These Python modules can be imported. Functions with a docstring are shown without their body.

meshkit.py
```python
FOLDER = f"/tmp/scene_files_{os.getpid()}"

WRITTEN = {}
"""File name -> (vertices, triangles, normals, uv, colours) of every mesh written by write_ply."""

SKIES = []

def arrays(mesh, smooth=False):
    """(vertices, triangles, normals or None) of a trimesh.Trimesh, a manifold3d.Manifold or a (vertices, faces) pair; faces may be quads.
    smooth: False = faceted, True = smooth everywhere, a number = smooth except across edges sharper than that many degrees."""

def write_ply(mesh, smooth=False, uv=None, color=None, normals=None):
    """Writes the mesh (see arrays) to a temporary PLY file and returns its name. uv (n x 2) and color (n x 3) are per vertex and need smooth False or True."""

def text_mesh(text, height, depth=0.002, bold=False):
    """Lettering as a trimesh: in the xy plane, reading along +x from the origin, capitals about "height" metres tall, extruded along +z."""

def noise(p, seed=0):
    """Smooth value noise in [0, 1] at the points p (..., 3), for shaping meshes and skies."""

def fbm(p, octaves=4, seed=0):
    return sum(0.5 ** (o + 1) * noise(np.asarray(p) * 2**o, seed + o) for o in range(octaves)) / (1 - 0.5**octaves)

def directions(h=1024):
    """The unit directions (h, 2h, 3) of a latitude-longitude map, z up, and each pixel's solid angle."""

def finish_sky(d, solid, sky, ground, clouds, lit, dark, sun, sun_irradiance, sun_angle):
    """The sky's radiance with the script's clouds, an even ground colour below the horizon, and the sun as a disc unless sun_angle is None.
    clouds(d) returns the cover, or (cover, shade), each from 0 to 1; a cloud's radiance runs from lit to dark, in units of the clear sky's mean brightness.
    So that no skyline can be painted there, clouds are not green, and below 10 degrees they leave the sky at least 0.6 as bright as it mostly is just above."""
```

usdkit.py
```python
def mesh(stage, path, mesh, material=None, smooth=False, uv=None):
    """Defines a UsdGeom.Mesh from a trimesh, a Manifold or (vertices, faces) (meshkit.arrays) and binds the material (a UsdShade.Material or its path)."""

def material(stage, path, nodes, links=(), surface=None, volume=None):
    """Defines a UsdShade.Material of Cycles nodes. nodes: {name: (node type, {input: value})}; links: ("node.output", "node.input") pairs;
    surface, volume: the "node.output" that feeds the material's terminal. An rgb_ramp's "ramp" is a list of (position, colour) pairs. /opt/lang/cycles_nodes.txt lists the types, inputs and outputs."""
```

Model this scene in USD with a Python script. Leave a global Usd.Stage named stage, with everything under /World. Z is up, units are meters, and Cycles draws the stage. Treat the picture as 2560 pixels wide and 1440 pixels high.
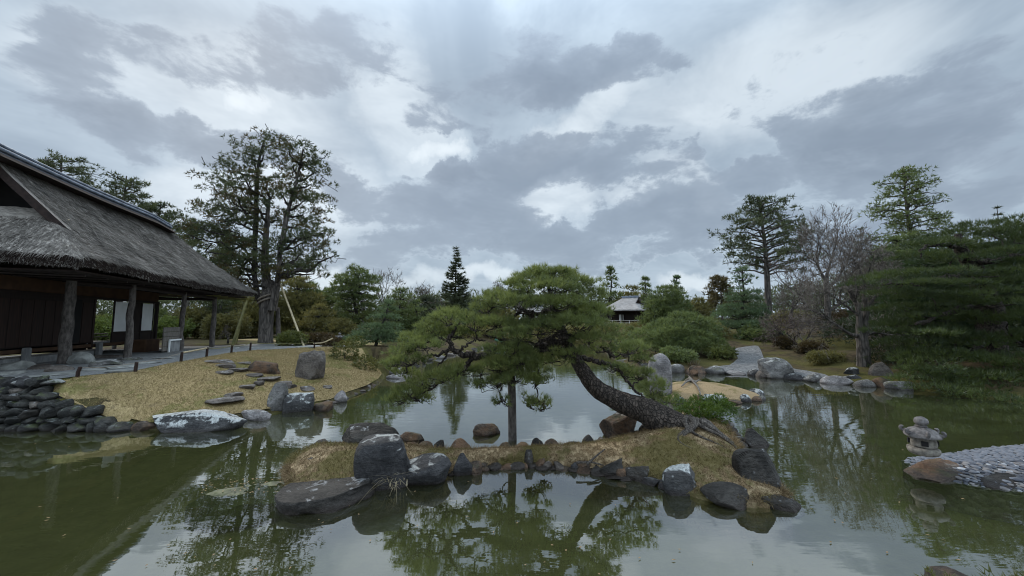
import math
import numpy as np
import trimesh
import shapely
from shapely.geometry import Polygon, LineString, Point
from pxr import Usd, UsdGeom, UsdLux, UsdShade, Gf, Sdf, Vt
import usdkit
import meshkit

stage = Usd.Stage.CreateInMemory()
UsdGeom.SetStageUpAxis(stage, UsdGeom.Tokens.z)
UsdGeom.SetStageMetersPerUnit(stage, 1.0)
world = UsdGeom.Xform.Define(stage, '/World')
stage.SetDefaultPrim(world.GetPrim())

# ------------------------------------------------------------------ camera
EYE = np.array([0.0, 0.0, 2.6])
PITCH = math.radians(4.9)
F = 962.0                                    # focal length in pixels of a 2560 wide picture
cam = UsdGeom.Camera.Define(stage, '/World/camera')
cam.CreateHorizontalApertureAttr(36.0)
cam.CreateVerticalApertureAttr(20.25)
cam.CreateFocalLengthAttr(36.0 * F / 2560.0)
cam.CreateClippingRangeAttr(Gf.Vec2f(0.05, 3000.0))
cam.AddTranslateOp().Set(Gf.Vec3d(*EYE))
cam.AddRotateXOp().Set(90.0 + math.degrees(PITCH))
cam.CreateExposureAttr(0.48)

# ------------------------------------------------------------------ sky and sun
SUN = np.array([-0.60, 0.80, 0.0])
SUN_EL = math.radians(36.0)
SUN = SUN / np.linalg.norm(SUN) * math.cos(SUN_EL)
SUN[2] = math.sin(SUN_EL)
SKY_STRENGTH = 0.1


class Nodes:
    """Collects shader nodes and links."""
    def __init__(self):
        self.n, self.l, self.k = {}, [], 0

    def add(self, kind, out=None, **inp):
        self.k += 1
        name = 'n%03d' % self.k
        vals = {}
        for key, v in inp.items():
            if isinstance(v, str) and v.startswith('@'):
                self.l.append((v[1:], name + '.' + key))
            else:
                vals[key] = v
        self.n[name] = (kind, vals)
        return '@' + name + ('.' + out if out else '')

    def math(self, op, a, b=0.0, c=0.0, clamp=False):
        return self.add('math', 'value', math_type=op, value1=a, value2=b, value3=c, use_clamp=clamp)

    def smooth(self, v, lo, hi, a=0.0, b=1.0):
        return self.add('map_range', 'result', range_type='smoothstep', value=v, from_min=lo, from_max=hi, to_min=a, to_max=b, clamp=True)

    def mix(self, fac, a, b, kind='mix'):
        return self.add('mix_color', 'result', blend_type=kind, fac=fac, a=a, b=b, use_clamp=False)

    def make(self, path, surface=None, volume=None):
        return usdkit.material(stage, path, self.n, self.l, surface=surface and surface[1:], volume=volume and volume[1:])


def build_sky():
    N = Nodes()
    d = N.add('texture_coordinate', 'generated')
    x = N.add('separate_xyz', None, vector=d)
    X, Y, Z = x + '.x', x + '.y', x + '.z'
    zc = N.math('maximum', Z, 0.0)
    # where the line of sight meets a flat cloud deck
    inv = N.math('divide', 1.0, N.math('add', zc, 0.16))
    deck = N.add('combine_xyz', 'vector', x=N.math('multiply', X, inv), y=N.math('multiply', Y, inv), z=0.0)
    pv = N.add('mapping', 'vector', vector=d, scale=(2.3, 2.3, 5.0))
    yy = N.math('maximum', Y, 0.08)
    U = N.math('divide', X, yy)
    V = N.math('divide', Z, yy)
    front = N.smooth(Y, 0.2, 0.45)
    # directions bent by turbulence so that cloud edges are ragged
    wn = N.add('noise_texture', 'color', vector=d, scale=7.0, detail=7.0, roughness=0.6)
    ws = N.add('separate_xyz', None, vector=wn)
    w1 = N.add('noise_texture', 'color', vector=d, scale=2.6, detail=3.0, roughness=0.5)
    ws1 = N.add('separate_xyz', None, vector=w1)
    U = N.math('add', U, N.math('add', N.math('multiply_add', ws + '.x', 0.26, -0.13), N.math('multiply_add', ws1 + '.x', 0.34, -0.17)))
    V = N.math('add', V, N.math('add', N.math('multiply_add', ws + '.y', 0.18, -0.09), N.math('multiply_add', ws1 + '.y', 0.24, -0.12)))

    def blobs(items):
        total = None
        for px, py, rx, ry, rot, amp in items:
            u0, v0 = (px - 1280) / F, (802.5 - py) / F
            c, s = math.cos(math.radians(rot)), math.sin(math.radians(rot))
            du, dv = N.math('subtract', U, u0), N.math('subtract', V, v0)
            e1 = N.math('multiply_add', du, c * F / rx, N.math('multiply', dv, s * F / rx))
            e2 = N.math('multiply_add', du, -s * F / ry, N.math('multiply', dv, c * F / ry))
            r2 = N.math('multiply_add', e1, e1, N.math('multiply', e2, e2))
            g = N.smooth(r2, 0.0, 1.9, amp, 0.0)
            total = g if total is None else N.math('maximum', total, g)
        return N.math('multiply', total, front)

    big = N.add('noise_texture', 'fac', vector=pv, scale=0.55, detail=4.0, roughness=0.5)
    mid = N.add('noise_texture', 'fac', vector=pv, scale=1.5, detail=8.0, roughness=0.6, distortion=0.4)
    fine = N.add('noise_texture', 'fac', vector=pv, scale=4.0, detail=8.0, roughness=0.62, distortion=0.3)
    # a high thin sheet, streaked
    streak_v = N.add('mapping', 'vector', vector=deck, rotation=(0, 0, 0.45), scale=(1.1, 0.6, 1.0))
    streak = N.add('noise_texture', 'fac', vector=streak_v, scale=1.5, detail=6.0, roughness=0.55, distortion=0.8)
    lo, hi = (2.35, 2.95, 3.65), (4.05, 4.85, 5.6)
    base = N.mix(N.math('multiply_add', N.smooth(streak, 0.3, 0.7), 0.5, N.math('multiply', N.smooth(mid, 0.3, 0.7), 0.5)), lo, hi)
    bright = blobs([(560, 180, 70, 50, 0, 0.8), (540, 215, 320, 150, -25, 0.5), (1000, 220, 90, 220, 25, 0.5), (1360, 505, 140, 55, 5, .65), (1600, 510, 110, 40, 0, 0.5),
                    (1480, 290, 190, 60, 30, 0.65), (2000, 150, 420, 150, 20, 0.5), (1780, 270, 130, 60, 0, 0.55), (700, 420, 300, 130, -20, 0.55), (430, 470, 130, 80, 0, 0.6), (1230, 700, 240, 26, 0, 0.55), (830, 660, 90, 40, -30, 0.6), (1780, 722, 90, 20, 0, 0.55), (170, 130, 330, 130, -15, 0.45), (1080, 350, 60, 35, 0, 0.8), (1720, 470, 130, 50, -30, 0.5)])
    base = N.mix(N.math('multiply', bright, N.smooth(mid, 0.22, 0.62, 0.35, 1.0)), base, (6.7, 7.3, 7.7))
    # lower darker clouds
    shape = blobs([(1330, 440, 330, 120, 6, 0.62), (1180, 500, 260, 90, 0, 0.55), (1560, 480, 330, 90, -12, 0.5), (1430, 150, 240, 85, 0, 0.55), (1600, 110, 110, 60, 20, 0.5),
                   (2280, 330, 400, 140, 12, 0.62), (2250, 230, 220, 70, 10, 0.55), (1850, 430, 220, 70, -5, 0.5), (2450, 430, 260, 120, 0, 0.5), (150, 290, 260, 85, -18, 0.55),
                   (520, 340, 230, 60, -10, 0.55), (820, 80, 300, 70, -10, 0.4), (1700, 590, 520, 80, 3, 0.48), (1080, 600, 330, 55, 10, 0.45), (850, 430, 150, 60, -40, 0.45), (300, 80, 340, 75, -12, 0.44), (60, 170, 220, 110, -10, 0.42), (760, 70, 330, 110, -8, 0.46), (1150, 190, 170, 150, 20, 0.34), (1250, 60, 200, 60, 0, .36), (2450, 120, 200, 60, 10, .3), (2100, 600, 500, 90, 0, 0.4)])
    gaps = blobs([(1370, 505, 130, 60, 5, 0.36), (1590, 515, 110, 45, 0, 0.28), (1830, 380, 90, 50, 20, .4), (1080, 350, 80, 50, 0, .5), (620, 480, 120, 50, 0, .4)])
    shape = N.math('subtract', shape, gaps)
    dens = N.math('add', N.math('multiply_add', mid, 1.25, -0.58), N.math('add', N.math('multiply_add', fine, 0.95, -0.47), shape))
    cover = N.smooth(dens, 0.23, 0.46)
    rim = N.math('multiply', N.smooth(cover, 0.02, 0.3), N.smooth(cover, 0.75, 0.3))
    base = N.mix(N.math('multiply', rim, N.smooth(big, 0.45, 0.7, 0.0, 0.25)), base, (5.2, 6.0, 6.7))
    dk = N.mix(N.smooth(dens, 0.3, 0.95), (2.6, 3.15, 3.85), (1.15, 1.47, 1.98))
    dk = N.mix(N.smooth(fine, 0.35, 0.65, 0.0, 0.5), dk, (2.3, 2.83, 3.52))
    dk = N.mix(N.smooth(big, 0.35, 0.65, 0.0, 0.35), dk, (2.2, 2.7, 3.35))
    col = N.mix(N.math('multiply', cover, 0.88), base, dk)
    # overcast brightening overhead, plus an added boost, mostly unseen, to light the ground
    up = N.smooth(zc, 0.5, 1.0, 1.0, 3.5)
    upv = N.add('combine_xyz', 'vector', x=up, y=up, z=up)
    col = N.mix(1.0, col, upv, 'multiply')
    sky = N.add('sky_texture', 'color', sky_type='single_scattering', sun_disc=False, sun_elevation=SUN_EL, sun_rotation=math.atan2(SUN[0], SUN[1]), altitude=50.0, air_density=1.0, aerosol_density=1.0, ozone_density=1.0)
    col = N.mix(0.95, sky, col)
    bg = N.add('background_shader', 'background', color=col, strength=SKY_STRENGTH)
    return N.make('/World/Looks/sky_clouds', surface=bg)


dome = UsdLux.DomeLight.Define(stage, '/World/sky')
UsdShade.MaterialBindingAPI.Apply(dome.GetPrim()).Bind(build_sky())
dome.GetPrim().SetCustomDataByKey('kind', 'structure')
sun = UsdLux.DistantLight.Define(stage, '/World/sun')
sun.CreateIntensityAttr(0.4)
sun.CreateAngleAttr(14.0)
sun.CreateColorAttr(Gf.Vec3f(1.0, 0.95, 0.88))
sun.GetPrim().CreateAttribute('inputs:normalize', Sdf.ValueTypeNames.Bool).Set(True)
sun.AddRotateXYZOp().Set(Gf.Vec3f(math.degrees(math.pi / 2 - SUN_EL), 0.0, math.degrees(math.atan2(SUN[0], -SUN[1]))))

# ------------------------------------------------------------------ helpers
rng = np.random.default_rng(11)


def ray(px, py):
    x, up = (np.asarray(px, float) - 1280) / F, -(np.asarray(py, float) - 720) / F
    c, s = math.cos(PITCH), math.sin(PITCH)
    return np.stack([x, c - s * up, s + c * up], -1)


def at_z(px, py, z=0.0):
    """The point of the plane z seen at a pixel of the 2560 x 1440 photograph."""
    r = ray(px, py)
    return EYE + r * ((z - EYE[2]) / r[..., 2])[..., None]


def at_y(px, py, y):
    r = ray(px, py)
    return EYE + r * (y / r[..., 1])[..., None]


used = {}


def numbered(path):
    k = used.get(path, 0)
    used[path] = k + 1
    return path if k == 0 else '%s_%03d' % (path, k)


def tag(prim, label=None, category=None, group=None, kind=None):
    for key, v in (('label', label), ('category', category), ('group', group), ('kind', kind)):
        if v:
            prim.SetCustomDataByKey(key, v)
    return prim


class Thing:
    def __init__(self, name, label=None, category=None, base=(0, 0, 0), group=None, kind=None):
        self.path = numbered('/World/' + name)
        self.base = np.asarray(base, float)
        x = UsdGeom.Xform.Define(stage, self.path)
        x.AddTranslateOp().Set(Gf.Vec3d(*map(float, self.base)))
        self.prim = tag(x.GetPrim(), label, category, group, kind)

    def part(self, name, mesh, mat, smooth=False, parent=None, label=None, kind=None):
        v, f = arr(mesh)
        p = numbered((parent or self.path) + '/' + name)
        m = usdkit.mesh(stage, p, (v - self.base, f), mat, smooth=smooth)
        tag(m.GetPrim(), label, None, None, kind)
        return p


def arr(mesh):
    if isinstance(mesh, tuple):
        return np.asarray(mesh[0], float), np.asarray(mesh[1], int)
    if hasattr(mesh, 'to_mesh'):
        m = mesh.to_mesh()
        return np.asarray(m.vert_properties[:, :3], float), np.asarray(m.tri_verts, int)
    return np.asarray(mesh.vertices, float), np.asarray(mesh.faces, int)


def single(name, mesh, mat, label=None, category=None, group=None, kind=None, smooth=False):
    p = numbered('/World/' + name)
    m = usdkit.mesh(stage, p, arr(mesh), mat, smooth=smooth)
    tag(m.GetPrim(), label, category, group, kind)
    return p


def join(meshes):
    vs, fs, k = [], [], 0
    for m in meshes:
        v, f = arr(m)
        if len(v) == 0:
            continue
        vs.append(v)
        fs.append(f + k)
        k += len(v)
    if not vs:
        return np.zeros((0, 3)), np.zeros((0, 3), int)
    return np.vstack(vs), np.vstack(fs)


def box(c, s, rz=0.0, bevel=0.0):
    """A box with chamfered vertical edges when bevel > 0."""
    sx, sy, sz = np.asarray(s, float) / 2
    if bevel > 0:
        b = min(bevel, sx * 0.9, sy * 0.9, sz * 0.9)
        pts = []
        for ix in (-1, 1):
            for iy in (-1, 1):
                for iz in (-1, 1):
                    pts += [(ix * (sx - b), iy * (sy - b), iz * sz), (ix * sx, iy * (sy - b), iz * (sz - b)), (ix * (sx - b), iy * sy, iz * (sz - b))]
        m = trimesh.convex.convex_hull(np.array(pts))
        v, f = np.array(m.vertices), np.array(m.faces)
    else:
        m = trimesh.creation.box(extents=(2 * sx, 2 * sy, 2 * sz))
        v, f = np.array(m.vertices), np.array(m.faces)
    ca, sa = math.cos(rz), math.sin(rz)
    v = v @ np.array([[ca, sa, 0], [-sa, ca, 0], [0, 0, 1]])
    return v + np.asarray(c, float), f


def tube(points, radii, sides=6, cap=True, wob=0.0, seed=0):
    p = np.asarray(points, float)
    n = len(p)
    r = np.broadcast_to(np.asarray(radii, float), (n,)).copy()
    t = np.gradient(p, axis=0)
    t /= np.linalg.norm(t, axis=1, keepdims=True) + 1e-12
    ref = np.array([0, 0, 1.0]) if abs(t[0, 2]) < 0.8 else np.array([1.0, 0, 0])
    a = np.zeros_like(p)
    prev = ref
    for i in range(n):
        q = prev - t[i] * (prev @ t[i])
        if np.linalg.norm(q) < 1e-6:
            q = np.cross(t[i], [0.3, 0.7, 0.2])
        prev = q / np.linalg.norm(q)
        a[i] = prev
    b = np.cross(t, a)
    ang = np.arange(sides) * 2 * np.pi / sides
    rr = np.repeat(r[:, None], sides, 1)
    if wob:
        rg = np.random.default_rng(seed)
        rr = rr * (1 + wob * rg.normal(size=rr.shape))
    v = p[:, None] + rr[:, :, None] * (np.cos(ang)[None, :, None] * a[:, None] + np.sin(ang)[None, :, None] * b[:, None])
    v = v.reshape(-1, 3)
    i, j = np.meshgrid(np.arange(n - 1), np.arange(sides), indexing='ij')
    q = np.stack([i * sides + j, i * sides + (j + 1) % sides, (i + 1) * sides + (j + 1) % sides, (i + 1) * sides + j], -1).reshape(-1, 4)
    f = np.vstack([q[:, [0, 1, 2]], q[:, [0, 2, 3]]])
    if cap:
        k = len(v)
        v = np.vstack([v, p[0] - t[0] * r[0] * 0.3, p[-1] + t[-1] * r[-1] * 0.3])
        j = np.arange(sides)
        f = np.vstack([f, np.stack([np.full(sides, k), (j + 1) % sides, j], 1), np.stack([np.full(sides, k + 1), (n - 1) * sides + j, (n - 1) * sides + (j + 1) % sides], 1)])
    return v, f


def spline(points, n):
    """Catmull-Rom through the points, n samples (rows may hold radii too)."""
    p = np.asarray(points, float)
    if len(p) < 3:
        s = np.linspace(0, 1, n)[:, None]
        return p[0] * (1 - s) + p[-1] * s
    q = np.vstack([2 * p[0] - p[1], p, 2 * p[-1] - p[-2]])
    s = np.linspace(0, len(p) - 1 - 1e-9, n)
    i = s.astype(int)
    t = (s - i)[:, None]
    a, b, c, d = q[i], q[i + 1], q[i + 2], q[i + 3]
    return 0.5 * (2 * b + (c - a) * t + (2 * a - 5 * b + 4 * c - d) * t ** 2 + (3 * b - a - 3 * c + d) * t ** 3)


def unit(v):
    return v / (np.linalg.norm(v, axis=-1, keepdims=True) + 1e-12)


def blades(p, d, n, length, width, spread, rg, droop=0.0):
    """n narrow triangles fanning out of each point p along the directions d."""
    m = len(p)
    if m == 0:
        return np.zeros((0, 3)), np.zeros((0, 3), int)
    P = np.repeat(p, n, 0)
    D = unit(np.repeat(unit(d), n, 0) + spread * rg.normal(size=(m * n, 3)))
    D[:, 2] -= droop
    side = unit(np.cross(D, rg.normal(size=(m * n, 3))))
    L = (np.asarray(length) * (0.65 + 0.7 * rg.random(m * n)))[:, None]
    W = width * (0.7 + 0.6 * rg.random(m * n))[:, None] * 0.5
    v = np.stack([P - side * W + D * L * 0.05, P + side * W + D * L * 0.05, P + D * L], 1).reshape(-1, 3)
    return v, np.arange(m * n * 3).reshape(-1, 3)


def pad_points(c, r, n, rg, low=-0.25, rot=0.0, rough=0.28, seed=0, inner=0.35):
    """Points and outward directions in the upper shell of a lumpy flattened ellipsoid."""
    d = unit(rg.normal(size=(int(n * 2.2) + 8, 3)))
    d = d[d[:, 2] > low][:n]
    r = np.asarray(r, float)
    lump = 1 + rough * (2 * meshkit.fbm(d * 2.3 + seed * 7.31, 3, seed) - 1) * 1.6
    depth = 1 - inner * rg.random(len(d)) ** 2
    p = d * r * (lump * depth)[:, None]
    nrm = unit(d / r)
    ca, sa = math.cos(rot), math.sin(rot)
    R = np.array([[ca, sa, 0], [-sa, ca, 0], [0, 0, 1]])
    return p @ R + np.asarray(c, float), nrm @ R
# ------------------------------------------------------------------ materials
def P(N, **k):
    return N.add('principled_bsdf', 'BSDF', **k)


def leaf_mat(name, dark, light, trans=0.28, scale=1.1, tips=None):
    N = Nodes()
    g = N.add('geometry', None)
    nz = N.add('noise_texture', 'fac', vector=g + '.position', scale=scale, detail=3.0, roughness=0.6)
    fac = N.math('add', N.math('multiply', N.smooth(nz, 0.32, 0.68), 0.55), N.math('multiply', g + '.random_per_island', 0.45))
    col = N.mix(fac, dark, light)
    if tips:
        col = N.mix(N.smooth(g + '.random_per_island', 0.8, 0.95), col, tips)
    d = N.add('diffuse_bsdf', 'BSDF', color=col, roughness=0.4)
    t = N.add('translucent_bsdf', 'BSDF', color=N.mix(0.5, col, light))
    gl = N.add('glossy_bsdf', 'BSDF', color=(0.9, 0.95, 1.0), roughness=0.45)
    m = N.add('mix_closure', 'closure', fac=trans, closure1=d, closure2=t)
    m = N.add('mix_closure', 'closure', fac=0.035, closure1=m, closure2=gl)
    return N.make('/World/Looks/' + name, surface=m)


def bark_mat(name, dark, light, scale=9.0, stretch=0.25, strength=0.7):
    N = Nodes()
    g = N.add('geometry', None)
    v = N.add('mapping', 'vector', vector=g + '.position', scale=(1.0, 1.0, stretch))
    nz = N.add('noise_texture', 'fac', vector=v, scale=scale, detail=6.0, roughness=0.65)
    vo = N.add('voronoi_texture', 'distance', vector=v, scale=scale * 1.4, feature='distance_to_edge')
    crack = N.smooth(N.math('multiply_add', nz, 0.2, vo), 0.06, 0.30)
    col = N.mix(N.math('multiply', N.smooth(nz, 0.3, 0.7), crack), dark, light)
    h = N.math('multiply_add', nz, 0.5, crack)
    b = N.add('bump', 'normal', height=h, strength=strength, distance=0.03)
    return N.make('/World/Looks/' + name, surface=P(N, base_color=col, roughness=0.9, normal=b, specular_ior_level=0.2))


def rock_mat(name, dark, light, lichen=(0.6, 0.62, 0.6), amount=0.0, moss=0.0, rust=0.0, scale=2.2):
    """Weathered stone: grain, pale lichen on upward faces, moss and a stained wet foot near the water."""
    N = Nodes()
    g = N.add('geometry', None)
    s = N.add('separate_xyz', None, vector=g + '.position')
    nn = N.add('separate_xyz', None, vector=g + '.normal')
    big = N.add('noise_texture', 'fac', vector=g + '.position', scale=scale, detail=7.0, roughness=0.62)
    fine = N.add('noise_texture', 'fac', vector=g + '.position', scale=scale * 9, detail=5.0, roughness=0.65)
    col = N.mix(N.smooth(N.math('add', N.math('multiply', big, 0.65), N.math('multiply', fine, 0.35)), 0.36, 0.64), dark, light)
    spots = N.add('voronoi_texture', 'distance', vector=g + '.position', scale=scale * 3.2, randomness=1.0)
    col = N.mix(N.math('multiply', N.smooth(spots, 0.16, 0.06), N.smooth(big, 0.45, 0.6, 0.0, 0.45)), col, lichen)
    if amount > 0:
        ln = N.add('noise_texture', 'fac', vector=g + '.position', scale=scale * 1.7, detail=8.0, roughness=0.7, distortion=0.5)
        m = N.smooth(N.math('add', ln, N.math('multiply', nn + '.z', 0.22)), 0.78 - 0.32 * amount, 0.88 - 0.32 * amount)
        m = N.math('multiply', m, N.smooth(s + '.z', 0.05, 0.2))
        mott = N.add('noise_texture', 'fac', vector=g + '.position', scale=scale * 14, detail=4.0, roughness=0.8)
        m = N.math('multiply', m, N.smooth(mott, 0.30, 0.56, 0.15, 0.95))
        col = N.mix(m, col, lichen)
    if moss > 0:
        mn = N.add('noise_texture', 'fac', vector=g + '.position', scale=scale * 1.3, detail=6.0, roughness=0.7)
        col = N.mix(N.math('multiply', N.smooth(N.math('multiply_add', nn + '.z', 0.12, mn), 0.6, 0.72), moss), col, (0.07, 0.085, 0.025))
    if rust > 0:
        col = N.mix(N.math('multiply', N.smooth(big, 0.42, 0.62), rust), col, (0.16, 0.075, 0.03))
    wet = N.smooth(N.math('multiply_add', fine, 0.12, s + '.z'), 0.02, 0.2, 0.85, 0.0)
    col = N.mix(wet, col, N.mix(0.5, dark, (0.03, 0.016, 0.01)))
    sv = N.add('mapping', 'vector', vector=g + '.position', scale=(1.0, 1.0, 6.0), rotation=(0.25, 0.2, 0.0))
    strata = N.add('noise_texture', 'fac', vector=sv, scale=scale * 1.6, detail=6.0, roughness=0.6, distortion=0.3)
    ck = N.add('voronoi_texture', 'distance', vector=N.add('mapping', 'vector', vector=g + '.position', scale=(1.0, 1.0, 1.7), rotation=(0.3, 0.5, 0.2)), scale=scale * 1.1, feature='distance_to_edge', detail=2.0)
    crack = N.smooth(ck, 0.0, 0.035)
    hgt = N.math('add', N.math('multiply_add', fine, 0.7, big), N.math('multiply_add', strata, 0.6, N.math('multiply', crack, N.smooth(big, 0.45, 0.6, 0.0, 0.10))))
    b = N.add('bump', 'normal', height=hgt, strength=0.85, distance=0.06)
    return N.make('/World/Looks/' + name, surface=P(N, base_color=col, roughness=N.math('multiply_add', wet, -0.3, 0.8), normal=b, specular_ior_level=0.3))


def plain_mat(name, dark, light, scale=6.0, stretch=(1, 1, 1), rough=0.8, strength=0.25, dist=0.01, spec=0.3, island=0.0):
    N = Nodes()
    g = N.add('geometry', None)
    v = N.add('mapping', 'vector', vector=g + '.position', scale=stretch)
    nz = N.add('noise_texture', 'fac', vector=v, scale=scale, detail=6.0, roughness=0.65)
    fac = N.smooth(nz, 0.3, 0.7)
    if island:
        fac = N.mix(island, fac, g + '.random_per_island')
        fac = N.add('rgb_to_bw', 'val', color=fac)
    col = N.mix(fac, dark, light)
    b = N.add('bump', 'normal', height=nz, strength=strength, distance=dist)
    return N.make('/World/Looks/' + name, surface=P(N, base_color=col, roughness=rough, normal=b, specular_ior_level=spec))


M = {}
M['pine_near'] = leaf_mat('pine_near', (0.083, 0.112, 0.035), (0.276, 0.309, 0.085), 0.42, 1.6, (0.30, 0.33, 0.075))
M['pine_mid'] = leaf_mat('pine_mid', (0.071, 0.100, 0.034), (0.219, 0.254, 0.077), 0.36, 0.8)
M['pine_blue'] = leaf_mat('pine_blue', (0.061, 0.095, 0.046), (0.168, 0.230, 0.098), 0.36, 0.8)
M['pine_olive'] = leaf_mat('pine_olive', (0.096, 0.095, 0.031), (0.265, 0.228, 0.070), 0.36, 0.6)
M['pine_right'] = leaf_mat('pine_right', (0.023, 0.037, 0.009), (0.105, 0.132, 0.027), 0.3, 0.7)  # needles darkened; shade over the right bank is put into the colour
M['cedar'] = leaf_mat('cedar', (0.048, 0.067, 0.024), (0.138, 0.147, 0.056), 0.22, 0.5, (0.14, 0.085, 0.045))
M['cedar_brown'] = leaf_mat('cedar_brown', (0.068, 0.054, 0.019), (0.169, 0.127, 0.038), 0.22, 0.5)
M['fir'] = leaf_mat('fir', (0.051, 0.064, 0.034), (0.134, 0.148, 0.071), 0.22, 0.5)
M['far_wood'] = leaf_mat('far_wood', (0.062, 0.079, 0.029), (0.156, 0.171, 0.058), 0.22, 0.16)
M['clipped'] = leaf_mat('clipped', (0.073, 0.087, 0.022), (0.213, 0.228, 0.055), 0.3, 1.2)
M['azalea'] = leaf_mat('azalea', (0.069, 0.079, 0.020), (0.211, 0.186, 0.044), 0.25, 1.4, (0.18, 0.10, 0.05))
M['russet'] = leaf_mat('russet', (0.048, 0.032, 0.014), (0.118, 0.083, 0.031), 0.25, 1.2)
M['glossy'] = leaf_mat('glossy', (0.027, 0.060, 0.008), (0.133, 0.186, 0.020), 0.25, 3.0)
M['thicket'] = leaf_mat('thicket', (0.022, 0.032, 0.012), (0.07, 0.085, 0.028), 0.25, 0.6)  # darker leaf copy with the shade of the right bank in its colour
M['cloudshrub'] = leaf_mat('cloudshrub', (0.092, 0.128, 0.027), (0.253, 0.295, 0.066), 0.3, 1.0)
M['bark_pine'] = bark_mat('bark_pine', (0.022, 0.018, 0.015), (0.105, 0.083, 0.068), 12.0, 0.6, 0.9)
M['bark_grey'] = bark_mat('bark_grey', (0.045, 0.04, 0.036), (0.19, 0.165, 0.145), 6.0, 0.12, 0.6)
M['bark_dark'] = bark_mat('bark_dark', (0.025, 0.022, 0.02), (0.09, 0.078, 0.068), 7.0, 0.3, 0.6)
M['twig'] = plain_mat('twig', (0.10, 0.082, 0.068), (0.21, 0.178, 0.15), 2.0, island=0.5)
M['twig_red'] = plain_mat('twig_red', (0.085, 0.06, 0.05), (0.17, 0.125, 0.105), 2.0, island=0.5)
M['root'] = bark_mat('root', (0.04, 0.034, 0.029), (0.155, 0.132, 0.112), 24.0, 0.5, 0.5)
M['rock_dark'] = rock_mat('rock_dark', (0.010, 0.0085, 0.007), (0.048, 0.042, 0.036), (0.34, 0.34, 0.34), amount=0.04)
M['rock_white'] = rock_mat('rock_white', (0.018, 0.018, 0.019), (0.075, 0.072, 0.07), (0.50, 0.51, 0.49), amount=0.55)
M['rock_cap'] = rock_mat('rock_cap', (0.013, 0.0125, 0.0135), (0.055, 0.052, 0.052), (0.40, 0.40, 0.38), amount=0.22)
M['rock_grey'] = rock_mat('rock_grey', (0.045, 0.042, 0.04), (0.17, 0.16, 0.15), (0.42, 0.42, 0.40), amount=0.25, moss=0.35)
M['rock_pale'] = rock_mat('rock_pale', (0.09, 0.082, 0.08), (0.27, 0.245, 0.235), (0.5, 0.5, 0.48), amount=0.3)
M['rock_brown'] = rock_mat('rock_brown', (0.022, 0.016, 0.012), (0.11, 0.08, 0.058), (0.33, 0.31, 0.28), amount=0.06, rust=0.5, moss=0.3)
M['rock_wall'] = rock_mat('rock_wall', (0.011, 0.011, 0.010), (0.055, 0.052, 0.046), (0.26, 0.28, 0.26), amount=0.12, moss=0.5, scale=3.0)
M['step'] = rock_mat('step', (0.045, 0.037, 0.031), (0.165, 0.14, 0.12), (0.3, 0.3, 0.3), amount=0.1)
M['flag'] = plain_mat('flag', (0.13, 0.13, 0.12), (0.30, 0.30, 0.275), 3.0, rough=0.85, strength=0.4)
M['pebble'] = plain_mat('pebble', (0.07, 0.075, 0.09), (0.36, 0.36, 0.38), 1.5, rough=0.75, strength=0.2)
for i, (a, b) in enumerate([((0.04, 0.043, 0.055), (0.085, 0.09, 0.105)), ((0.10, 0.105, 0.12), (0.17, 0.175, 0.195)), ((0.24, 0.25, 0.27), (0.38, 0.385, 0.40)), ((0.12, 0.11, 0.11), (0.20, 0.185, 0.18))]):
    M['pebble%d' % i] = plain_mat('pebble_tone_%d' % i, a, b, 7.0, rough=0.75, strength=0.2)
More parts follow.
